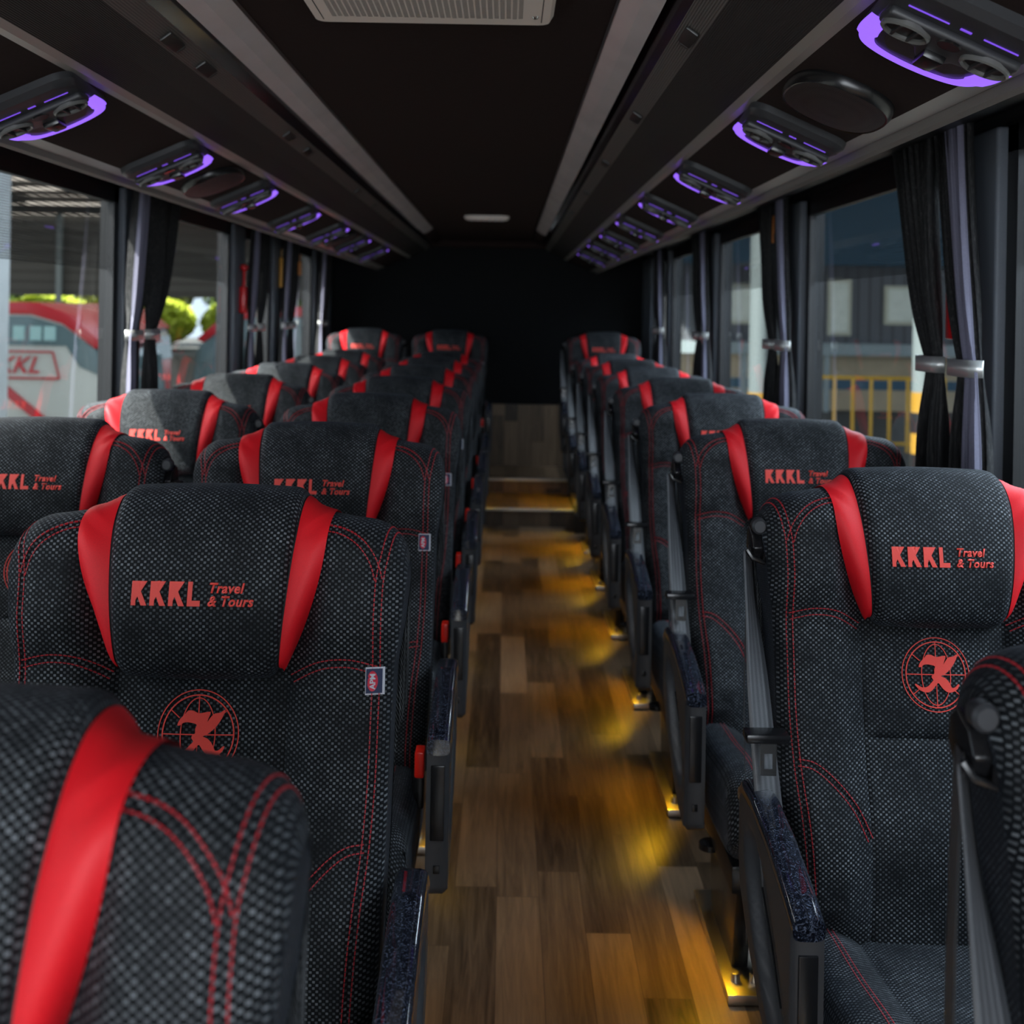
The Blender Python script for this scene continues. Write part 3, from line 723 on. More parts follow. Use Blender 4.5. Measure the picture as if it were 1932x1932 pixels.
def build_armrest(root, sg):
    """sg: side of the seat (+1 = to its +x side); outer face looks away from the seat"""
    xi, xo = sg * .270, sg * .312
    n = 44
    # outline: lower and upper height along the rest, y from back to front
    ys = np.linspace(-.095, -.435, n)
    top = lambda y: float(np.interp(y, [-.435, -.40, -.35, -.28, -.19, -.115, -.095], [.606, .618, .630, .645, .655, .652, .634]))
    low = lambda y: float(np.interp(y, [-.435, -.42, -.35, -.26, -.17, -.115, -.095], [.345, .335, .345, .385, .440, .490, .560]))
    b = MB(); mv = 30; P = []
    for y in ys:
        for j in range(mv):
            v = j / (mv - 1); z = low(y) + (top(y) - .018 - low(y)) * v
            ey = min((y + .435), (-.095 - y)); ez = min(z - low(y), 9); rim = .010
            drop = 0
            for e in (ey, ez): 
                if e < rim: drop = max(drop, rim * (1 - math.sqrt(max(0, 1 - ((rim - e) / rim) ** 2))))
            # hand recess
            cy, cz = -.270, .505; a = R(38); dy, dz = y - cy, z - cz
            p_ = dy * math.cos(a) - dz * math.sin(a) * -1; q_ = -dy * math.sin(a) * -1 * -1 + dz * math.cos(a)
            rec = ss(1.25 - math.hypot(p_ / .125, q_ / .052), 0, .3)
            P.append((xo - sg * (drop + (.018 * rec)), y, z))
    b.grid(P, n, mv)
    # inner face and rim
    P2 = [];
    for y in ys:
        for j in range(mv):
            v = j / (mv - 1); z = low(y) + (top(y) - .018 - low(y)) * v; P2.append((xi, y, z))
    k0 = len(b.v); b.grid(P2, n, mv)
    def idx(i, j, o_): return o_ + i * mv + j
    for i in range(n - 1):
        for j in (0, mv - 1): b.f.append((idx(i, j, 0), idx(i + 1, j, 0), idx(i + 1, j, k0), idx(i, j, k0))); b.m.append(0)
    for j in range(mv - 1):
        for i in (0, n - 1): b.f.append((idx(i, j, 0), idx(i, j + 1, 0), idx(i, j + 1, k0), idx(i, j, k0))); b.m.append(0)
    ar = b.build('armrest', M['plastic'], root, smooth=True, angle=R(50))
    c = MB(); P = []; m_ = 14; w0 = .022
    xc = (xi + xo) / 2
    for i, y in enumerate(np.linspace(-.092, -.437, 40)):
        yy = max(min(y, -.095), -.435)
        for k in range(m_):
            th = 2 * math.pi * k / m_; cx_, cz_ = math.cos(th), math.sin(th)
            ex = math.copysign(abs(cx_) ** .5, cx_) * w0; ez = math.copysign(abs(cz_) ** .6, cz_)
            zc = top(yy) - .010; P.append((xc + ex, y, zc + ez * .014))
    c.grid(P, 40, m_, cv=True); c.f.append(tuple(range(m_))); c.m.append(0); c.f.append(tuple(39 * m_ + k for k in range(m_))); c.m.append(0)
    o = c.build('armrest_cap', M['burl'], ar, smooth=True, angle=R(50)); o['label'] = 'glossy blue-black marbled cap'
    f = MB(); f.box(xc - .013, xc + .013, -.4385, -.425, .435, .565); o = f.build('front_insert', M['plastic_d'], ar, bevel=.002)
    f = MB(); f.box(xc - .006, xc + .006, -.4375, -.430, .378, .392); f.build('latch_button', M['plastic_d'], ar, bevel=.001)
    f = MB(); f.tube([(xo - sg * .010, -.225, .545), (xo - sg * .015, -.265, .490), (xo - sg * .012, -.335, .44)], .0016, 6); f.build('recess_lever', M['plastic_d'], ar, smooth=True)
    return ar
def build_belt(root, sg, slack=0):
    """sg: side where the belt hangs"""
    path = [(sg * .295, -.060, .990, .66), (sg * .293, -.085, .90, .60), (sg * .288, -.115, .80, .36), (sg * .284, -.150, .70, .25), (sg * .278, -.180, .60, .15), (sg * .272, -.20, .50, .15), (sg * .272, -.20, .44, .2)]
    pp = lerp_curve(path, 40); b = MB(); P = []; U = []; d = 0
    for i, p in enumerate(pp):
        if i: d += float(np.linalg.norm(p[:3] - pp[i - 1][:3]))
        ang = p[3] * math.pi / 2; wv = Vector((math.cos(ang), math.sin(ang) * 1.0, 0)) * .023
        for k in range(5):
            u = k / 4 * 2 - 1; q = Vector(p[:3]) + wv * u; P.append(q); U.append((u * .023, d))
    b.grid(P, 40, 5, uv=U)
    P = []; U = []
    p2 = lerp_curve([(sg * .290, -.045, .990), (sg * .292, -.040, .86), (sg * .290, -.035, .70), (sg * .286, -.045, .55), (sg * .284, -.05, .38)], 30)
    for i, p in enumerate(p2):
        for k in range(5):
            u = k / 4 * 2 - 1; P.append(Vector(p) + Vector((.2, .98, 0)) * .02 * u); U.append((u * .023, i * .02))
    b.grid(P, 30, 5, uv=U)
    bt = b.build('seat_belt', M['belt'], root, smooth=True, fixn=False); md = bt.modifiers.new('t', 'SOLIDIFY'); md.thickness = .0014
    g = MB(); x = sg * .279
    g.prism([(-.068, .992), (-.055, 1.012), (-.028, 1.022), (-.012, 1.010), (-.010, .985), (-.028, .968), (-.060, .972)], x - .009, x + .009, 'x')
    o = g.build('belt_guide', M['plastic_d'], bt, bevel=.004, seg=3)
    g = MB(); g.lathe([(0, -.074), (.009, -.074), (.0125, -.070), (.0125, -.056), (.010, -.050), (0, -.050)], (x, 0, 1.026), 'y', 24); g.build('height_knob', M['plastic'], bt, smooth=True)
    g = MB(); g.tube([(x + sg * .020, -.070, .990), (x + sg * .012, -.075, .978), (x - sg * .006, -.075, .972), (x - sg * .012, -.066, .985)], .0045, 8); g.build('guide_loop', M['plastic_d'], bt, smooth=True)
    # latch tongue
    t = MB(); c = Vector((sg * .284, -.150, .735))
    t.box(c.x - .034, c.x + .034, c.y - .026, c.y + .010, c.z - .007, c.z + .007); o = t.build('tongue_grip', M['plastic_d'], bt, bevel=.005)
    t = MB()
    y0, y1 = c.y - .026, c.y - .0235; X0, X1 = c.x - .0125, c.x + .0125; Zt, Zb = c.z - .006, c.z - .052
    t.box(X0, X0 + .006, y0, y1, Zb, Zt); t.box(X1 - .006, X1, y0, y1, Zb, Zt); t.box(X0 + .006, X1 - .006, y0, y1, Zb, Zb + .010); t.box(X0 + .006, X1 - .006, y0, y1, Zt - .014, Zt)
    t.build('latch_tongue', M['steel'], bt)
    return bt
def build_seat(kind):
    root = empty('passenger_seat')
    bk = build_backrest(root); build_stitch(bk); build_emblem(bk)
    hr = build_headrest(root); build_lettering(hr)
    for sg in (-1, 1): build_redband(root, sg)
    build_cushion(root)
    asg = -1 if kind == 'R' else 1
    build_armrest(root, asg)
    if kind in 'RW': build_belt(root, asg)
    if kind == 'L':
        build_sidetag(bk)
    if kind == 'L':
        b = MB(); b.box(.236, .256, -.30, -.262, .43, .50); b.build('buckle_stalk', M['plastic_d'], root, bevel=.004)
        b = MB(); b.box(.238, .257, -.312, -.272, .492, .540); o = b.build('belt_buckle', M['buckle'], root, bevel=.004); o['label'] = 'red belt buckle'
    # shell under the cushion, legs with floor brackets
    b = MB(); b.box(-.235, .235, -.54, .02, .265, .322); b.box(-.24, .24, -.13, .05, .30, .46); b.build('seat_shell', M['plastic_d'], root, bevel=.012)
    for x in (-.17, .17):
        b = MB(); b.prism([(-.40, .27), (-.06, .27), (-.10, .02), (-.34, .02)], x - .018, x + .018, 'x'); lg = b.build('leg', M['plastic_d'], root, bevel=.004)
        b = MB(); b.box(x - .045, x + .045, -.44, -.02, .002, .022); b.tube([(x - .02, -.39, .02), (x - .02, -.39, .04)], .010, 10); b.tube([(x + .02, -.39, .02), (x + .02, -.39, .04)], .010, 10); b.build('floor_bracket', M['brass'], lg, bevel=.002)
    return root
XLs, XWs, XRs = -.378, -.950, .658
YL = [.79, 1.57, 2.45, 3.33, 4.20, 5.08, 5.95, 6.83, 7.88]
YW = [1.57, 2.45, 3.33, 4.20, 5.08, 5.95, 6.83, 7.88]
YR = [1.02, 1.87, 2.72, 3.57, 4.42, 5.27, 6.12, 6.97, 7.95]
ORD = ['nearest', 'second', 'third', 'fourth', 'fifth', 'sixth', 'seventh', 'eighth', 'last']
protoL, protoR, protoW = build_seat('L'), build_seat('R'), build_seat('W')
def seatrow(proto, X, ys, side, z0last=Z1):
    for i, y in enumerate(ys):
        o = proto if i == 0 else copy_tree(proto)
        z = z0last if i == len(ys) - 1 else 0
        o.location = (X, y, z); o.scale = (.938, 1, 1)
        if side == 'L' and i == 0: o.location = (X - .004, y, -.020)
        if side == 'L':
            lab = ['blurred foreground black coach seat with red band, cropped at bottom left', 'large sharp black coach seat left of the aisle with half-hidden globe emblem'][i] if i < 2 else f'black coach seat just left of the aisle, {ORD[i - 1]} whole seat from the front'
            if i == len(ys) - 1: lab = 'small black and red coach seat left of the aisle, against the rear wall'
            g = 'coach seats lining the left of the aisle'
        elif side == 'W':
            lab = f'black and red coach seat by the left windows, {ORD[i]} in line'
            if i == 2: lab = 'black and red coach seat by the left windows with a sunlit left corner'
            if i == 0: lab = 'coach seat by the left windows, mostly cut off by the left picture edge'
            if i == len(ys) - 1: lab = 'farthest black and red coach seat by the left windows, at the rear wall'
            g = 'coach seats along the left windows'
        else:
            lab = ['coach seat at the right picture edge, only shoulder and belt guide visible', 'large black coach seat right of the aisle with whole globe emblem'][i] if i < 2 else f'black coach seat right of the aisle with hanging belt, {ORD[i - 1]} from the front'
            if i == len(ys) - 1: lab = 'small black and red coach seat right of the aisle, raised against the rear wall'
            g = 'single coach seats on the right of the aisle'
        tag(o, lab, 'seat', g)
seatrow(protoL, XLs, YL, 'L'); seatrow(protoW, XWs, YW, 'W'); seatrow(protoR, XRs, YR, 'R')

# floor LED lamps under the right-hand seats (and fainter ones on the left)
def led(x, y, z, side, i, p):
    r = empty('floor_light', (x, y, z))
    tag(r, f'small amber floor lamp under the {side}-hand seats, {ORD[min(i, 8)]} from the camera', 'lamp', f'amber floor lamps under the {side} seats')
    b = MB(); b.lathe([(0, 0), (.022, 0), (.022, .012), (.018, .015), (0, .015)], (0, 0, 0), 'z', 16); b.build('housing', M['plastic_d'], r, smooth=True)
    b = MB(); b.lathe([(0, -.003), (.014, -.002), (.016, 0), (0, 0)], (0, 0, 0), 'z', 16); b.build('lens', simple('amber_lens', (.4, .2, .01), .3, emis=(1, .55, .03), es=6) if 'amb' not in M else M['amb'], r, smooth=True)
    M['amb'] = r.children[-1].data.materials[0]
    d = bpy.data.lights.new('amber_light', 'SPOT'); d.energy = p; d.color = (1, .53, .01); d.spot_size = R(125); d.spot_blend = .35; d.shadow_soft_size = .012
    o = bpy.data.objects.new('amber_light', d); link(o, r); o.location = (0, 0, -.008)
    o.rotation_euler = Vector((-.75 if side == 'right' else .75, -.1, -1)).to_track_quat('-Z', 'Y').to_euler()
for i, y in enumerate(YR): led(.44, y - .30, .245 + (Z1 if i == 8 else 0), 'right', i, 3.0)
for i, y in enumerate(YL): led(-.165, y - .30, .245 + (Z1 if i == 8 else 0), 'left', i, (.32 if i < 8 else .9))

# ------------------------------------------------------------------ overhead service units
pa = math.atan2(.395 - .322, .767 - .601)
def rrect(hx, hy, r, n=6, taper=0):
    pts = []
    for cx, cy, a in ((hx - r, hy - r, 0), (-hx + r, hy - r, 90), (-hx + r, -hy + r, 180), (hx - r, -hy + r, 270)):
        for k in range(n + 1):
            th = R(a + 90 * k / n); x, y = cx + r * math.cos(th), cy + r * math.sin(th); pts.append((x * (1 - taper * (y + hy) / (2 * hy)), y))
    return pts
def service_unit():
    r = empty('service_unit')
    # local: x across, +y rearwards, -z down from the panel
    b = MB(); P = []; lay = [(1.0, 0), (1.0, -.012), (.93, -.022), (.86, -.024)]
    base = rrect(.098, .125, .035, 6, .18)
    for k, (sc, z) in enumerate(lay):
        for x, y in base: P.append((x * sc, y * sc, z))
    b.grid(P, len(lay), len(base), cv=True); b.f.append(tuple(3 * len(base) + i for i in range(len(base)))); b.m.append(0)
    b.build('housing', M['plastic'], r, smooth=True, angle=R(35))
    # purple U-shaped light
    path = [(-.080, -.012), (-.078, .045), (-.066, .088), (-.040, .106), (0, .112), (.040, .106), (.066, .088), (.078, .045), (.080, -.012)]
    pp = lerp_curve(path, 48); b = MB(); P = []
    for i, p in enumerate(pp):
        t = pp[min(i + 1, 47)] - pp[max(i - 1, 0)]; t = t / np.linalg.norm(t); nn = np.array([-t[1], t[0]]); w_ = .0105 if 8 < i < 39 else .014
        for q in (-1, -.5, 0, .5, 1): P.append((p[0] + nn[0] * q * w_, p[1] + nn[1] * q * w_, -.0255 - .002 * (1 - q * q)))
    b.grid(P, 48, 5); o = b.build('light_ring', M['purple'], r, smooth=True, fixn=False); o['label'] = 'glowing purple light band'
    d = MB(); 
    # speaker mesh inside the U
    P = []
    d.add([(x, y, -.0262) for x, y in [(-.058, .01), (.058, .01), (.056, .05), (.040, .080), (-.040, .080), (-.056, .05)]], [(0, 1, 2, 3, 4, 5)])
    d.build('speaker_mesh', M['grille'], r, fixn=False)
    # bridge with two vents, lamp nozzle
    b = MB(); b.prism([(-.084, -.060), (.084, -.060), (.086, -.022), (.060, .000), (.026, .010), (.014, .040), (-.014, .040), (-.026, .010), (-.060, .000), (-.086, -.022)], -.036, -.022, 'z')
    b.build('bridge', M['plastic'], r, bevel=.006, seg=3)
    for x in (-.052, .052):
        b = MB(); P = []
        for k in range(28):
            th = 2 * math.pi * k / 28
            for rr, z in ((1.0, -.034), (1.0, -.040), (.92, -.042), (.82, -.040), (.80, -.032)): P.append((x + .031 * rr * math.cos(th), -.034 + .026 * rr * math.sin(th), z))
        b.grid(P, 28, 5, cu=True); v = b.build('air_vent', M['ventring'], r, smooth=True)
        b = MB(); b.add([(x + .025 * math.cos(2 * math.pi * k / 20), -.034 + .021 * math.sin(2 * math.pi * k / 20), -.0365) for k in range(20)], [tuple(range(20))]); b.build('vent_opening', M['rubber'], v, fixn=False)
        b = MB(); b.box(x - .012, x - .009, -.054, -.014, -.042, -.036); b.box(x + .009, x + .012, -.054, -.014, -.042, -.036); b.build('vent_blade', M['plastic'], v)
    b = MB(); b.prism([(-.015, -.005), (.015, -.005), (.012, .045), (-.012, .045)], -.046, -.030, 'z'); b.build('reading_lamp', M['plastic_d'], r, bevel=.005)
    b = MB(); b.lathe([(0, -.0375), (.014, -.0375), (.016, -.035)], (0, -.045, 0), 'z', 20); b.build('call_button', M['plastic_d'], r, smooth=True)
    b = MB(); b.box(-.070, -.018, -.0785, -.0772, -.0256, -.022); b.box(.026, .070, -.0785, -.0772, -.0256, -.022); b.box(-.004, .010, -.080, -.0765, -.0256, -.022); b.build('accent_light', M['purple_d'], r)
    return r
M['grille'] = None
def grille():
    k = NT('perforated_speaker_mesh'); tc = k.n('ShaderNodeTexCoord'); v = k.n('ShaderNodeTexVoronoi', i_Scale=330.0, i_Randomness=0.0); k.l(tc.outputs['Object'], v.inputs['Vector'])
    h = k.math('LESS_THAN', v.outputs['Distance'], .32); k.l(k.mix(h, (.035, .032, .033), (.004, .004, .004)), k.p.inputs['Base Color']); k.p.inputs['Roughness'].default_value = .5; return k.mat
M['grille'] = grille(); M['ventring'] = simple('vent_ring_grey', (.12, .12, .115), .3)
proto = service_unit(); first = True
for side, sg, ys in (('right', 1, [1.43, 2.25, 3.07, 3.90, 4.73, 5.55, 6.38, 7.30]), ('left', -1, [1.30, 2.08, 2.86, 3.69, 4.55, 5.38, 6.25, 7.20])):
    for i, y in enumerate(ys):
        o = proto if first else copy_tree(proto); first = False
        o.location = (CX + sg * .684, y, CAM_Z + .3585); o.rotation_euler = (0, sg * pa, 0)
        tag(o, f'overhead unit with purple light ring over the {side} seats, {ORD[i] if i < len(ys) - 1 else "last"} from the camera', 'service unit', f'overhead service units along the {side} side')
def speaker(sg, y, label):
    r = empty('ceiling_speaker', (CX + sg * .684, y, CAM_Z + .3585)); r.rotation_euler = (0, sg * pa, 0); tag(r, label, 'speaker', 'oval ceiling speakers')
    P = []; b = MB()
    for k in range(40):
        th = 2 * math.pi * k / 40; c_, s_ = math.cos(th), math.sin(th); e = lambda v: math.copysign(abs(v) ** .8, v)
        for rr, z in ((1.0, 0), (1.0, -.012), (.96, -.020), (.92, -.019)): P.append((.085 * rr * e(c_), .125 * rr * e(s_), z))
    b.grid(P, 40, 4, cu=True); b.build('speaker_rim', M['plastic_d'], r, smooth=True)
    P = [(0, 0, -.026)]; b = MB()
    for i in range(1, 8):
        for k in range(40):
            th = 2 * math.pi * k / 40; c_, s_ = math.cos(th), math.sin(th); e = lambda v: math.copysign(abs(v) ** .8, v); rr = .93 * i / 7; P.append((.085 * rr * e(c_), .125 * rr * e(s_), -.019 - .008 * (1 - (i / 7) ** 2)))
    F = [(0, 1 + k, 1 + (k + 1) % 40) for k in range(40)] + [(1 + i * 40 + k, 1 + (i + 1) * 40 + k, 1 + (i + 1) * 40 + (k + 1) % 40, 1 + i * 40 + (k + 1) % 40) for i in range(6) for k in range(40)]
    b.add(P, F); b.build('speaker_grille', M['grille'], r, smooth=True, fixn=False)
speaker(1, 1.90, 'oval black ceiling speaker between the first two right service units')
speaker(-1, 3.28, 'oval black ceiling speaker between the left service units')
speaker(-1, 5.80, 'small distant oval speaker over the rear left seats')

# air-conditioning grille and far ceiling lamp
def ac():
    r = empty('air_conditioning_grille', (-.14, 1.60, ZC)); tag(r, 'warm grey perforated air conditioning grille on the ceiling at the top edge', 'ceiling vent')
    b = MB(); P = []; base = rrect(.214, .49, .02, 4)
    for sc, z in ((1.0, 0), (1.0, -.006), (.965, -.020)):
        for x, y in base: P.append((math.copysign(abs(x) - (1 - sc) * .214, x), math.copysign(abs(y) - (1 - sc) * .214, y), z))
    b.grid(P, 3, len(base), cv=True); b.f.append(tuple(2 * len(base) + i for i in range(len(base)))); b.m.append(0)
    b.build('frame', M['acgrey'], r, smooth=True, angle=R(20))
    b = MB(); hx, hy = .0085, .0042; nx_, ny_ = 32, 150
    for i in range(nx_):
        for j in range(ny_):
            x = -.170 + i * .0105; y = .438 - j * .0056 - (.0028 if i % 2 else 0)
            pts = [(x - .0034, y - .0010), (x + .0034, y - .0010), (x + .0042, y), (x + .0034, y + .0010), (x - .0034, y + .0010), (x - .0042, y)]
            b.add([(p[0], p[1], -.0203) for p in pts], [tuple(range(6))])
    o = b.build('grille_holes', M['achole'], r, fixn=False); o['kind'] = 'stuff'
    b = MB(); b.box(.1915, .193, -.45, .462, -.0206, -.019); b.box(-.193, -.1915, -.45, .462, -.0206, -.019); b.build('panel_seam', M['achole'], r)
    b = MB(); b.lathe([(0, -.023), (.004, -.023), (.006, -.020)], (.181, .425, 0), 'z', 12); b.build('screw', M['steel'], r, smooth=True)
ac()
r = empty('ceiling_lamp', (-.12, 6.5, ZC)); tag(r, 'small oval lamp on the ceiling near the rear wall', 'ceiling lamp')
b = MB(); P = []; base = rrect(.125, .06, .055, 8)
for sc, z in ((1, 0), (1, -.012), (.9, -.022)):
    for x, y in base: P.append((x * sc, y * sc, z))
b.grid(P, 3, len(base), cv=True); b.f.append(tuple(2 * len(base) + i for i in range(len(base)))); b.m.append(0); b.build('housing', M['acgrey'], r, smooth=True, angle=R(30))
for k in range(6):
    b = MB(); b.lathe([(0, -.030), (.008, -.028), (.010, -.020)], (-.085 + k * .034, -.02, 0), 'z', 10); b.build('bulb', M['tagw'], r, smooth=True)

# ------------------------------------------------------------------ outside
GZ = -1.05
M['asphalt'] = simple('pale_concrete', (.085, .085, .08), .9, noise=3)
b = MB(); b.box(-60, 60, -20, 90, GZ - .1, GZ); struct(b.build('ground', M['asphalt']))
def siding(name, c, period, axis):
    k = NT(name); tc = k.n('ShaderNodeTexCoord'); sp = k.n('ShaderNodeSeparateXYZ'); k.l(tc.outputs['Object'], sp.inputs[0]); f = k.math('FRACT', k.math('DIVIDE', sp.outputs[axis], period))
    k.l(k.mix(k.math('LESS_THAN', f, .25), c, tuple(x * .6 for x in c)), k.p.inputs['Base Color']); k.p.inputs['Roughness'].default_value = .6; return k.mat
M['siding'] = siding('grey_metal_siding', (.13, .135, .15), .30, 0)
M['blue'] = simple('dark_blue_fascia', (.045, .13, .21), .5)
M['pole_sun_offset'] = simple('pale_post_sun_offset', (.12, .145, .15), .5); M['bandy'] = simple('yellow_band_sun_offset', (.26, .14, .012), .5)  # pale steel and yellow darkened in colour to offset the direct sun
M['tan'] = simple('tan_wall', (.60, .49, .34), .8, noise=2)
M['pale'] = simple('pale_steel', (.34, .41, .43), .5)
M['winglow'] = simple('bright_window_pane', (.80, .85, .74), .3, noise=5)
M['winframe'] = simple('cream_frame', (.6, .6, .48), .6)
M['yel'] = simple('yellow_paint', (.72, .42, .03), .5)
# building across the yard, on the right
bd = empty('building', (9, 30, GZ)); tag(bd, 'dark grey metal-clad building with blue fascia seen through the right windows', 'building')
b = MB(); b.box(-8.5, 14, 0, 6, 1.75, 3.75); b.build('wall', M['siding'], bd)
b = MB(); b.box(-8.7, 14, -.3, 6, 3.75, 6.6); b.build('fascia', M['blue'], bd)
b = MB(); b.box(-8.7, 14, -.5, .2, 1.45, 1.75); b.build('ledge', M['pale'], bd)
b = MB(); b.box(-8.5, 14, .3, 6, 0, 1.45); b.build('lower_wall', M['tan'], bd)
b = MB(); b.box(-8.5, 14, .25, .3, .55, .80); b.build('wall_stripe', M['blue'], bd)
for x0, x1, z0, z1 in ((-3.35, -2.35, 2.2, 3.25), (-.75, -.15, 1.95, 3.4), (.7, 1.6, 2.25, 3.25), (3.9, 4.9, 2.1, 3.4), (-6, -5.1, 2.2, 3.2)):
    b = MB(); b.box(x0, x1, -.06, 0, z0, z1); f = b.build('window', M['winframe'], bd); b = MB(); b.box(x0 + .09, x1 - .09, -.08, -.05, z0 + .09, z1 - .09); b.build('pane', M['winglow'], f)
for x in (-6.5, -3, -.9, 1.9, 5.0):
    b = MB(); b.box(x, x + .14, -.35, -.2, 0, 1.45); b.build('post', M['pale'], bd)
def striped_post(x, y, w_, label):
    r = empty('striped_post', (x, y, GZ)); tag(r, label, 'post', 'pale posts with yellow and black bands')
    b = MB(); b.lathe([(0, 0), (w_, 0), (w_, 6), (0, 6)], n=20); b.build('shaft', M['pole_sun_offset'], r, smooth=True)
    for k in range(6):
        b = MB(); z0 = .3 + k * .22; b.lathe([(w_ + .001, z0), (w_ + .006, z0 + .002), (w_ + .006, z0 + .218), (w_ + .001, z0 + .22)], n=20); b.build('band', [M['bandy'], M['rubber']][(k + 1) % 2], r, smooth=True)
striped_post(4.46, 12.5, .10, 'pale post with yellow and black bands behind the nearest right curtain')
rc = empty('yard_canopy', (12, 18, GZ)); tag(rc, 'added canopy roof shading the yard beyond the right windows', 'canopy')  # roof added to keep direct sun off the building and posts
b = MB(); b.box(-10.5, 12, -14.5, 11.5, 6.9, 7.0); b.build('roof_sheet', simple('grey_roof_sheet', (.16, .16, .16), .7), rc)
for y in (-11.5, 0, 11.2):
    b = MB(); b.box(11, 11.3, y, y + .3, 0, 6.9); b.build('post', M['pale'], rc)
striped_post(2.60, 12.0, .10, 'pale post seen through the second right window')
def railing(x0, x1, y, label):
    r = empty('yellow_railing', (x0, y, GZ)); tag(r, label, 'railing')
    n = int((x1 - x0) / .33)
    for k in range(n + 1):
        b = MB(); b.tube([(k * .33, 0, 0), (k * .33, 0, 1.35)], .03, 8); b.build('post', M['yel'], r, smooth=True)
    for z in (.15, 1.33):
        b = MB(); b.tube([(0, 0, z), (n * .33, 0, z)], .03, 8); b.build('rail', M['yel'], r, smooth=True)
railing(5.6, 8.1, 21.0, 'yellow steel railing in the yard beyond the right windows')
b = MB(); b.box(0, 3.2, 0, .5, 0, 1.15); o = b.build('road_barrier', M['hammer'], None, bevel=.06); o.location = (5.6, 12.6, GZ); tag(o, 'red plastic barrier on the ground at the far right window', 'barrier')
b = MB(); b.box(0, .5, 0, .5, 0, 1.9); o = b.build('ticket_box', M['hammer'], None, bevel=.04); o.location = (6.35, 14.5, GZ); tag(o, 'tall red cabinet in the yard beyond the right windows', 'cabinet')

# shed over the yard on the left
def shedroof():
    k = NT('shed_roof_sheet'); out = k.t.nodes['Material Output']; tc = k.n('ShaderNodeTexCoord'); sp = k.n('ShaderNodeSeparateXYZ'); k.l(tc.outputs['Object'], sp.inputs[0])
    f = k.math('FRACT', k.math('DIVIDE', sp.outputs[1], 3.4)); n1 = k.n('ShaderNodeTexNoise', i_Scale=.35, i_Detail=3.0); k.l(tc.outputs['Object'], n1.inputs['Vector'])
    sky = k.math('MULTIPLY', k.math('LESS_THAN', f, .42), k.math('GREATER_THAN', n1.outputs[0], .40))
    k.l(k.mix(sky, (.06, .055, .05), (.85, .80, .72)), k.p.inputs['Base Color'])
    k.p.inputs['Roughness'].default_value = .7
    tl = k.n('ShaderNodeBsdfTranslucent'); tl.inputs[0].default_value = (.26, .225, .20, 1); mx = k.n('ShaderNodeMixShader')
    k.l(k.math('MULTIPLY', sky, .85), mx.inputs[0]); k.l(k.p.outputs[0], mx.inputs[1]); k.l(tl.outputs[0], mx.inputs[2]); k.l(mx.outputs[0], out.inputs[0]); return k.mat
sh = empty('yard_canopy', (-14, 22, GZ)); tag(sh, 'large dark corrugated canopy roof over the yard beyond the left windows', 'canopy')
b = MB(); b.add([(-30, -15, 7.0), (9.6, -15, 7.0), (9.6, 38, 7.0), (-30, 38, 7.0)], [(0, 1, 2, 3)]); b.build('roof_sheet', shedroof(), sh, fixn=False)
M['shedsteel'] = simple('dark_shed_steel', (.08, .08, .075), .6); M['shedclad'] = siding('shed_end_cladding', (.13, .13, .12), .5, 2)
for k in range(9):
    b = MB(); b.box(-30, 9.6, -14.5 + k * 6, -14.38 + k * 6, 6.82, 7.0); b.build('beam', M['shedsteel'], sh)
b = MB(); b.box(-30, 9.6, 37.8, 38, 2.85, 7.0); b.build('end_panel', M['shedclad'], sh)
for x in (-9, 0, 9.0):
    b = MB(); b.box(x, x + .25, 37.4, 37.65, 0, 7.0); b.build('post', M['pale'], sh)
b = MB(); b.box(-.55, .0, -.2, .2, 0, 5.5); o = b.build('white_pillar', simple('white_paint', (.80, .86, .88), .6, noise=4), None, bevel=.02); o.location = (-5.20, 12.0, GZ); tag(o, 'broad white pillar at the left picture edge outside the window', 'pillar')

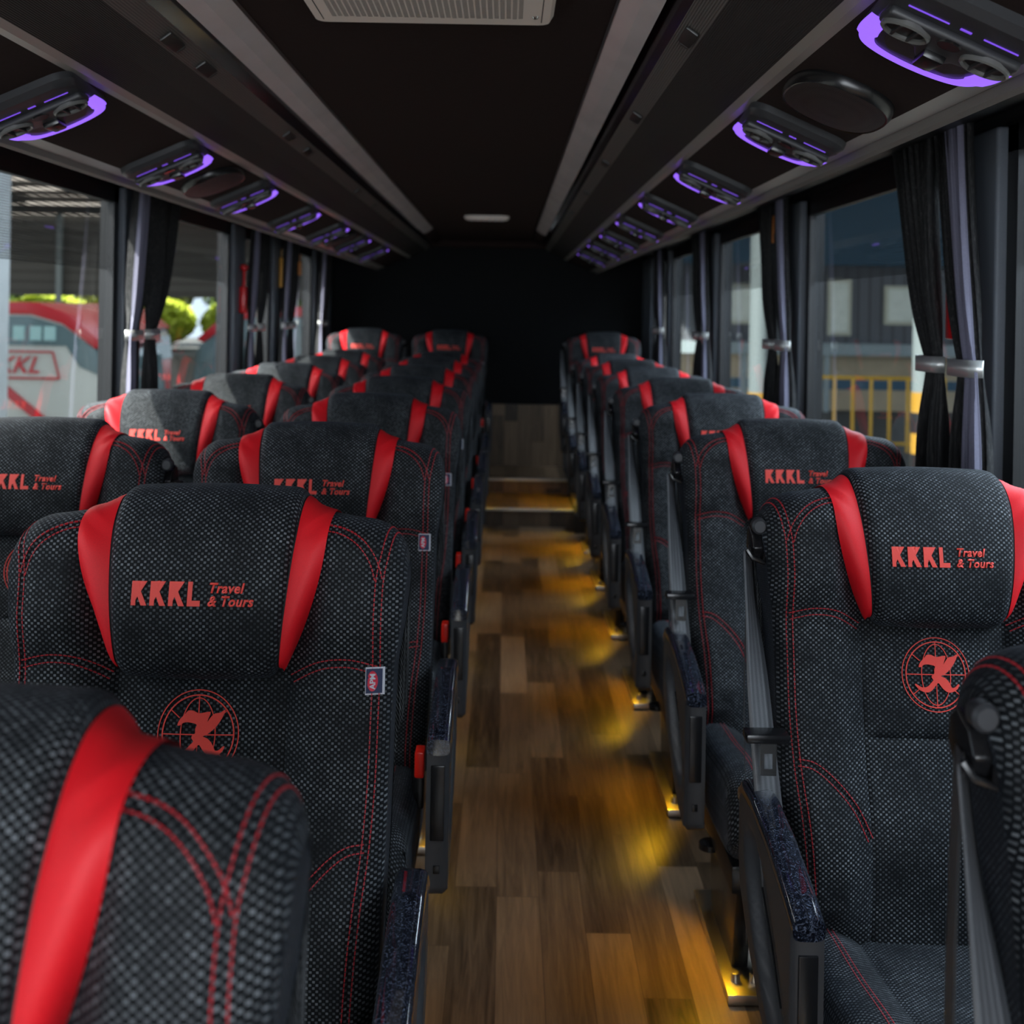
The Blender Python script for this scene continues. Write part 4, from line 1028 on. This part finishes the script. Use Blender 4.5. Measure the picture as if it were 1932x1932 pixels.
# parked coaches
M['white'] = simple('white_body_paint', (.62, .62, .56), .3); M['redp'] = simple('red_body_paint', (.55, .02, .03), .25); M['dglass'] = simple('coach_glass', (.13, .19, .20), .08); M['teal'] = simple('pale_blind', (.40, .62, .60), .5)
def coach(loc, rz, label, text=True, body='white', s=1.0):
    """side faces local -y, nose towards +x"""
    r = empty('parked_coach', loc, rz); r.scale = (s, s, s); tag(r, label, 'bus', 'coaches parked in the yard')
    prof = [(-5, .2), (0, .2), (.02, 1.3), (-.05, 1.75), (-.2, 1.95), (-.5, 2.3), (-.85, 2.38), (-5, 2.4)]
    b = MB(); b.prism(prof, 0, 2.2, 'y'); b.build('body', M[body], r, bevel=.04, seg=3)
    b = MB(); b.prism([(-5, 2.30), (-.85, 2.28), (-.5, 2.18), (-.12, 1.9), (-.02, 1.95), (-.40, 2.28), (-.8, 2.42), (-5, 2.44)], -.03, 2.23, 'y'); b.build('roof_trim', M['redp'], r, bevel=.02)
    b = MB(); b.prism([(-5, 1.93), (-.45, 1.93), (-.30, 1.70), (-.06, 1.6), (-.10, 1.88), (-.5, 2.16), (-.88, 2.26), (-5, 2.28)], -.02, 2.22, 'y'); sg_ = b.build('side_glass', M['dglass'], r)
    b = MB(); b.prism([(.03, 1.30), (.06, 1.32), (-.0, 1.78), (-.16, 1.99), (-.20, 1.94), (-.04, 1.75)], .08, 2.1, 'y'); b.build('windscreen', M['dglass'], r)
    for x in (-1.05, -.86, -.70):
        b = MB(); b.box(x, x + .13, -.035, -.02, 1.99, 2.15); b.build('window_blind', M['teal'], sg_)
    for x in (-.95, -4.4):
        b = MB(); b.lathe([(0, -.03), (.25, -.03), (.32, .0), (.32, .2), (0, .2)], (x + .35, .0, .36), 'y', 24); b.build('wheel', M['rubber'], r, smooth=True)
    if text:
        me = font_mesh('KKKL', .27, .004, .35); 
        for v in me.vertices: v.co = (v.co.x - 1.42, -.028, v.co.y + 1.62)
        me.materials.append(M['redp']); link(bpy.data.objects.new('lettering', me), r)
        b = MB()
        for p, q in (((-1.5, 1.56), (-.52, 1.56)), ((-.52, 1.56), (-.60, 1.86)), ((-.60, 1.86), (-1.5, 1.86))): b.tube([(p[0], -.03, p[1]), (q[0], -.03, q[1])], .012, 5)
        b.build('lettering_frame', M['redp'], r)
        b = MB(); b.prism([(-1.3, 1.5), (-1.15, 1.5), (-.65, 1.10), (-.45, .6), (-.6, .6), (-.8, 1.10)], -.03, 0, 'y'); b.build('red_stripe', M['redp'], r)
    return r
coach((-4.52, 13.2, GZ), 0, 'white and red coach parked beyond the nearest left window', True, 'white')
coach((-7.1, 22.5, GZ), R(0), 'red coach parked behind, seen between the left curtains', False, 'redp')
coach((-4.35, 18.5, GZ), R(180), 'red and glass coach front facing left, seen through the second left window', False, 'dglass')

# trees
M['leafy'] = simple('yellow_green_leaves', (.20, .22, .02), .7); M['leafd'] = simple('mid_green_leaves', (.09, .14, .025), .7); M['bark'] = simple('brown_bark', (.09, .06, .04), .9)
def tree(x, y, h, rad, m, label, seed, nm='tree', grp='trees behind the yard'):
    rng = random.Random(seed); r = empty(nm, (x, y, GZ)); tag(r, label, nm, grp)
    b = MB(); b.tube([(0, 0, 0), (.1, 0, h * .4), (0, .1, h * .7)], [.18, .13, .06], 8); b.build('trunk', M['bark'], r, smooth=True)
    b = MB()
    for k in range(4200):
        while True:
            v = Vector((rng.uniform(-1, 1), rng.uniform(-1, 1), rng.uniform(-1, 1)))
            if v.length < 1: break
        v = v.normalized() * v.length ** .4; c = Vector((v.x * rad, v.y * rad, h * .54 + v.z * h * .45)); a = Vector((rng.gauss(0, 1), rng.gauss(0, 1), rng.gauss(0, 1))).normalized(); d = a.orthogonal().normalized(); s_ = rng.uniform(.16, .30)
        e = a.cross(d); b.add([c + d * s_, c + e * s_ * .6, c - d * s_, c - e * s_ * .6], [(0, 1, 2, 3)])
    b.build('crown', m, r, fixn=False)
for i, (x, y, h, rd) in enumerate([(-38, 71, 7.9, 3.7), (-30.3, 71, 7.9, 3.7), (-22.6, 71, 7.5, 3.7), (-15, 71, 7.7, 3.6), (-7.6, 71, 7.4, 3.6)]):
    tree(x, y, h, rd, [M['leafy'], M['leafd']][i % 2], f'{["yellow-green", "mid green"][i % 2]} leafy tree beyond the left windows, {ORD[i]} from the left', i)
M['leafb'] = simple('bright_bush_leaves', (.55, .62, .06), .7)
for i, x in enumerate((-36, -30.5, -25, -19.5, -14, -8.5)):
    tree(x, 63.5, 2.9, 2.5, M['leafb'], f'low bright green bush beyond the parked coaches, {ORD[i]} from the left', 20 + i, 'bush', 'low bushes behind the yard')
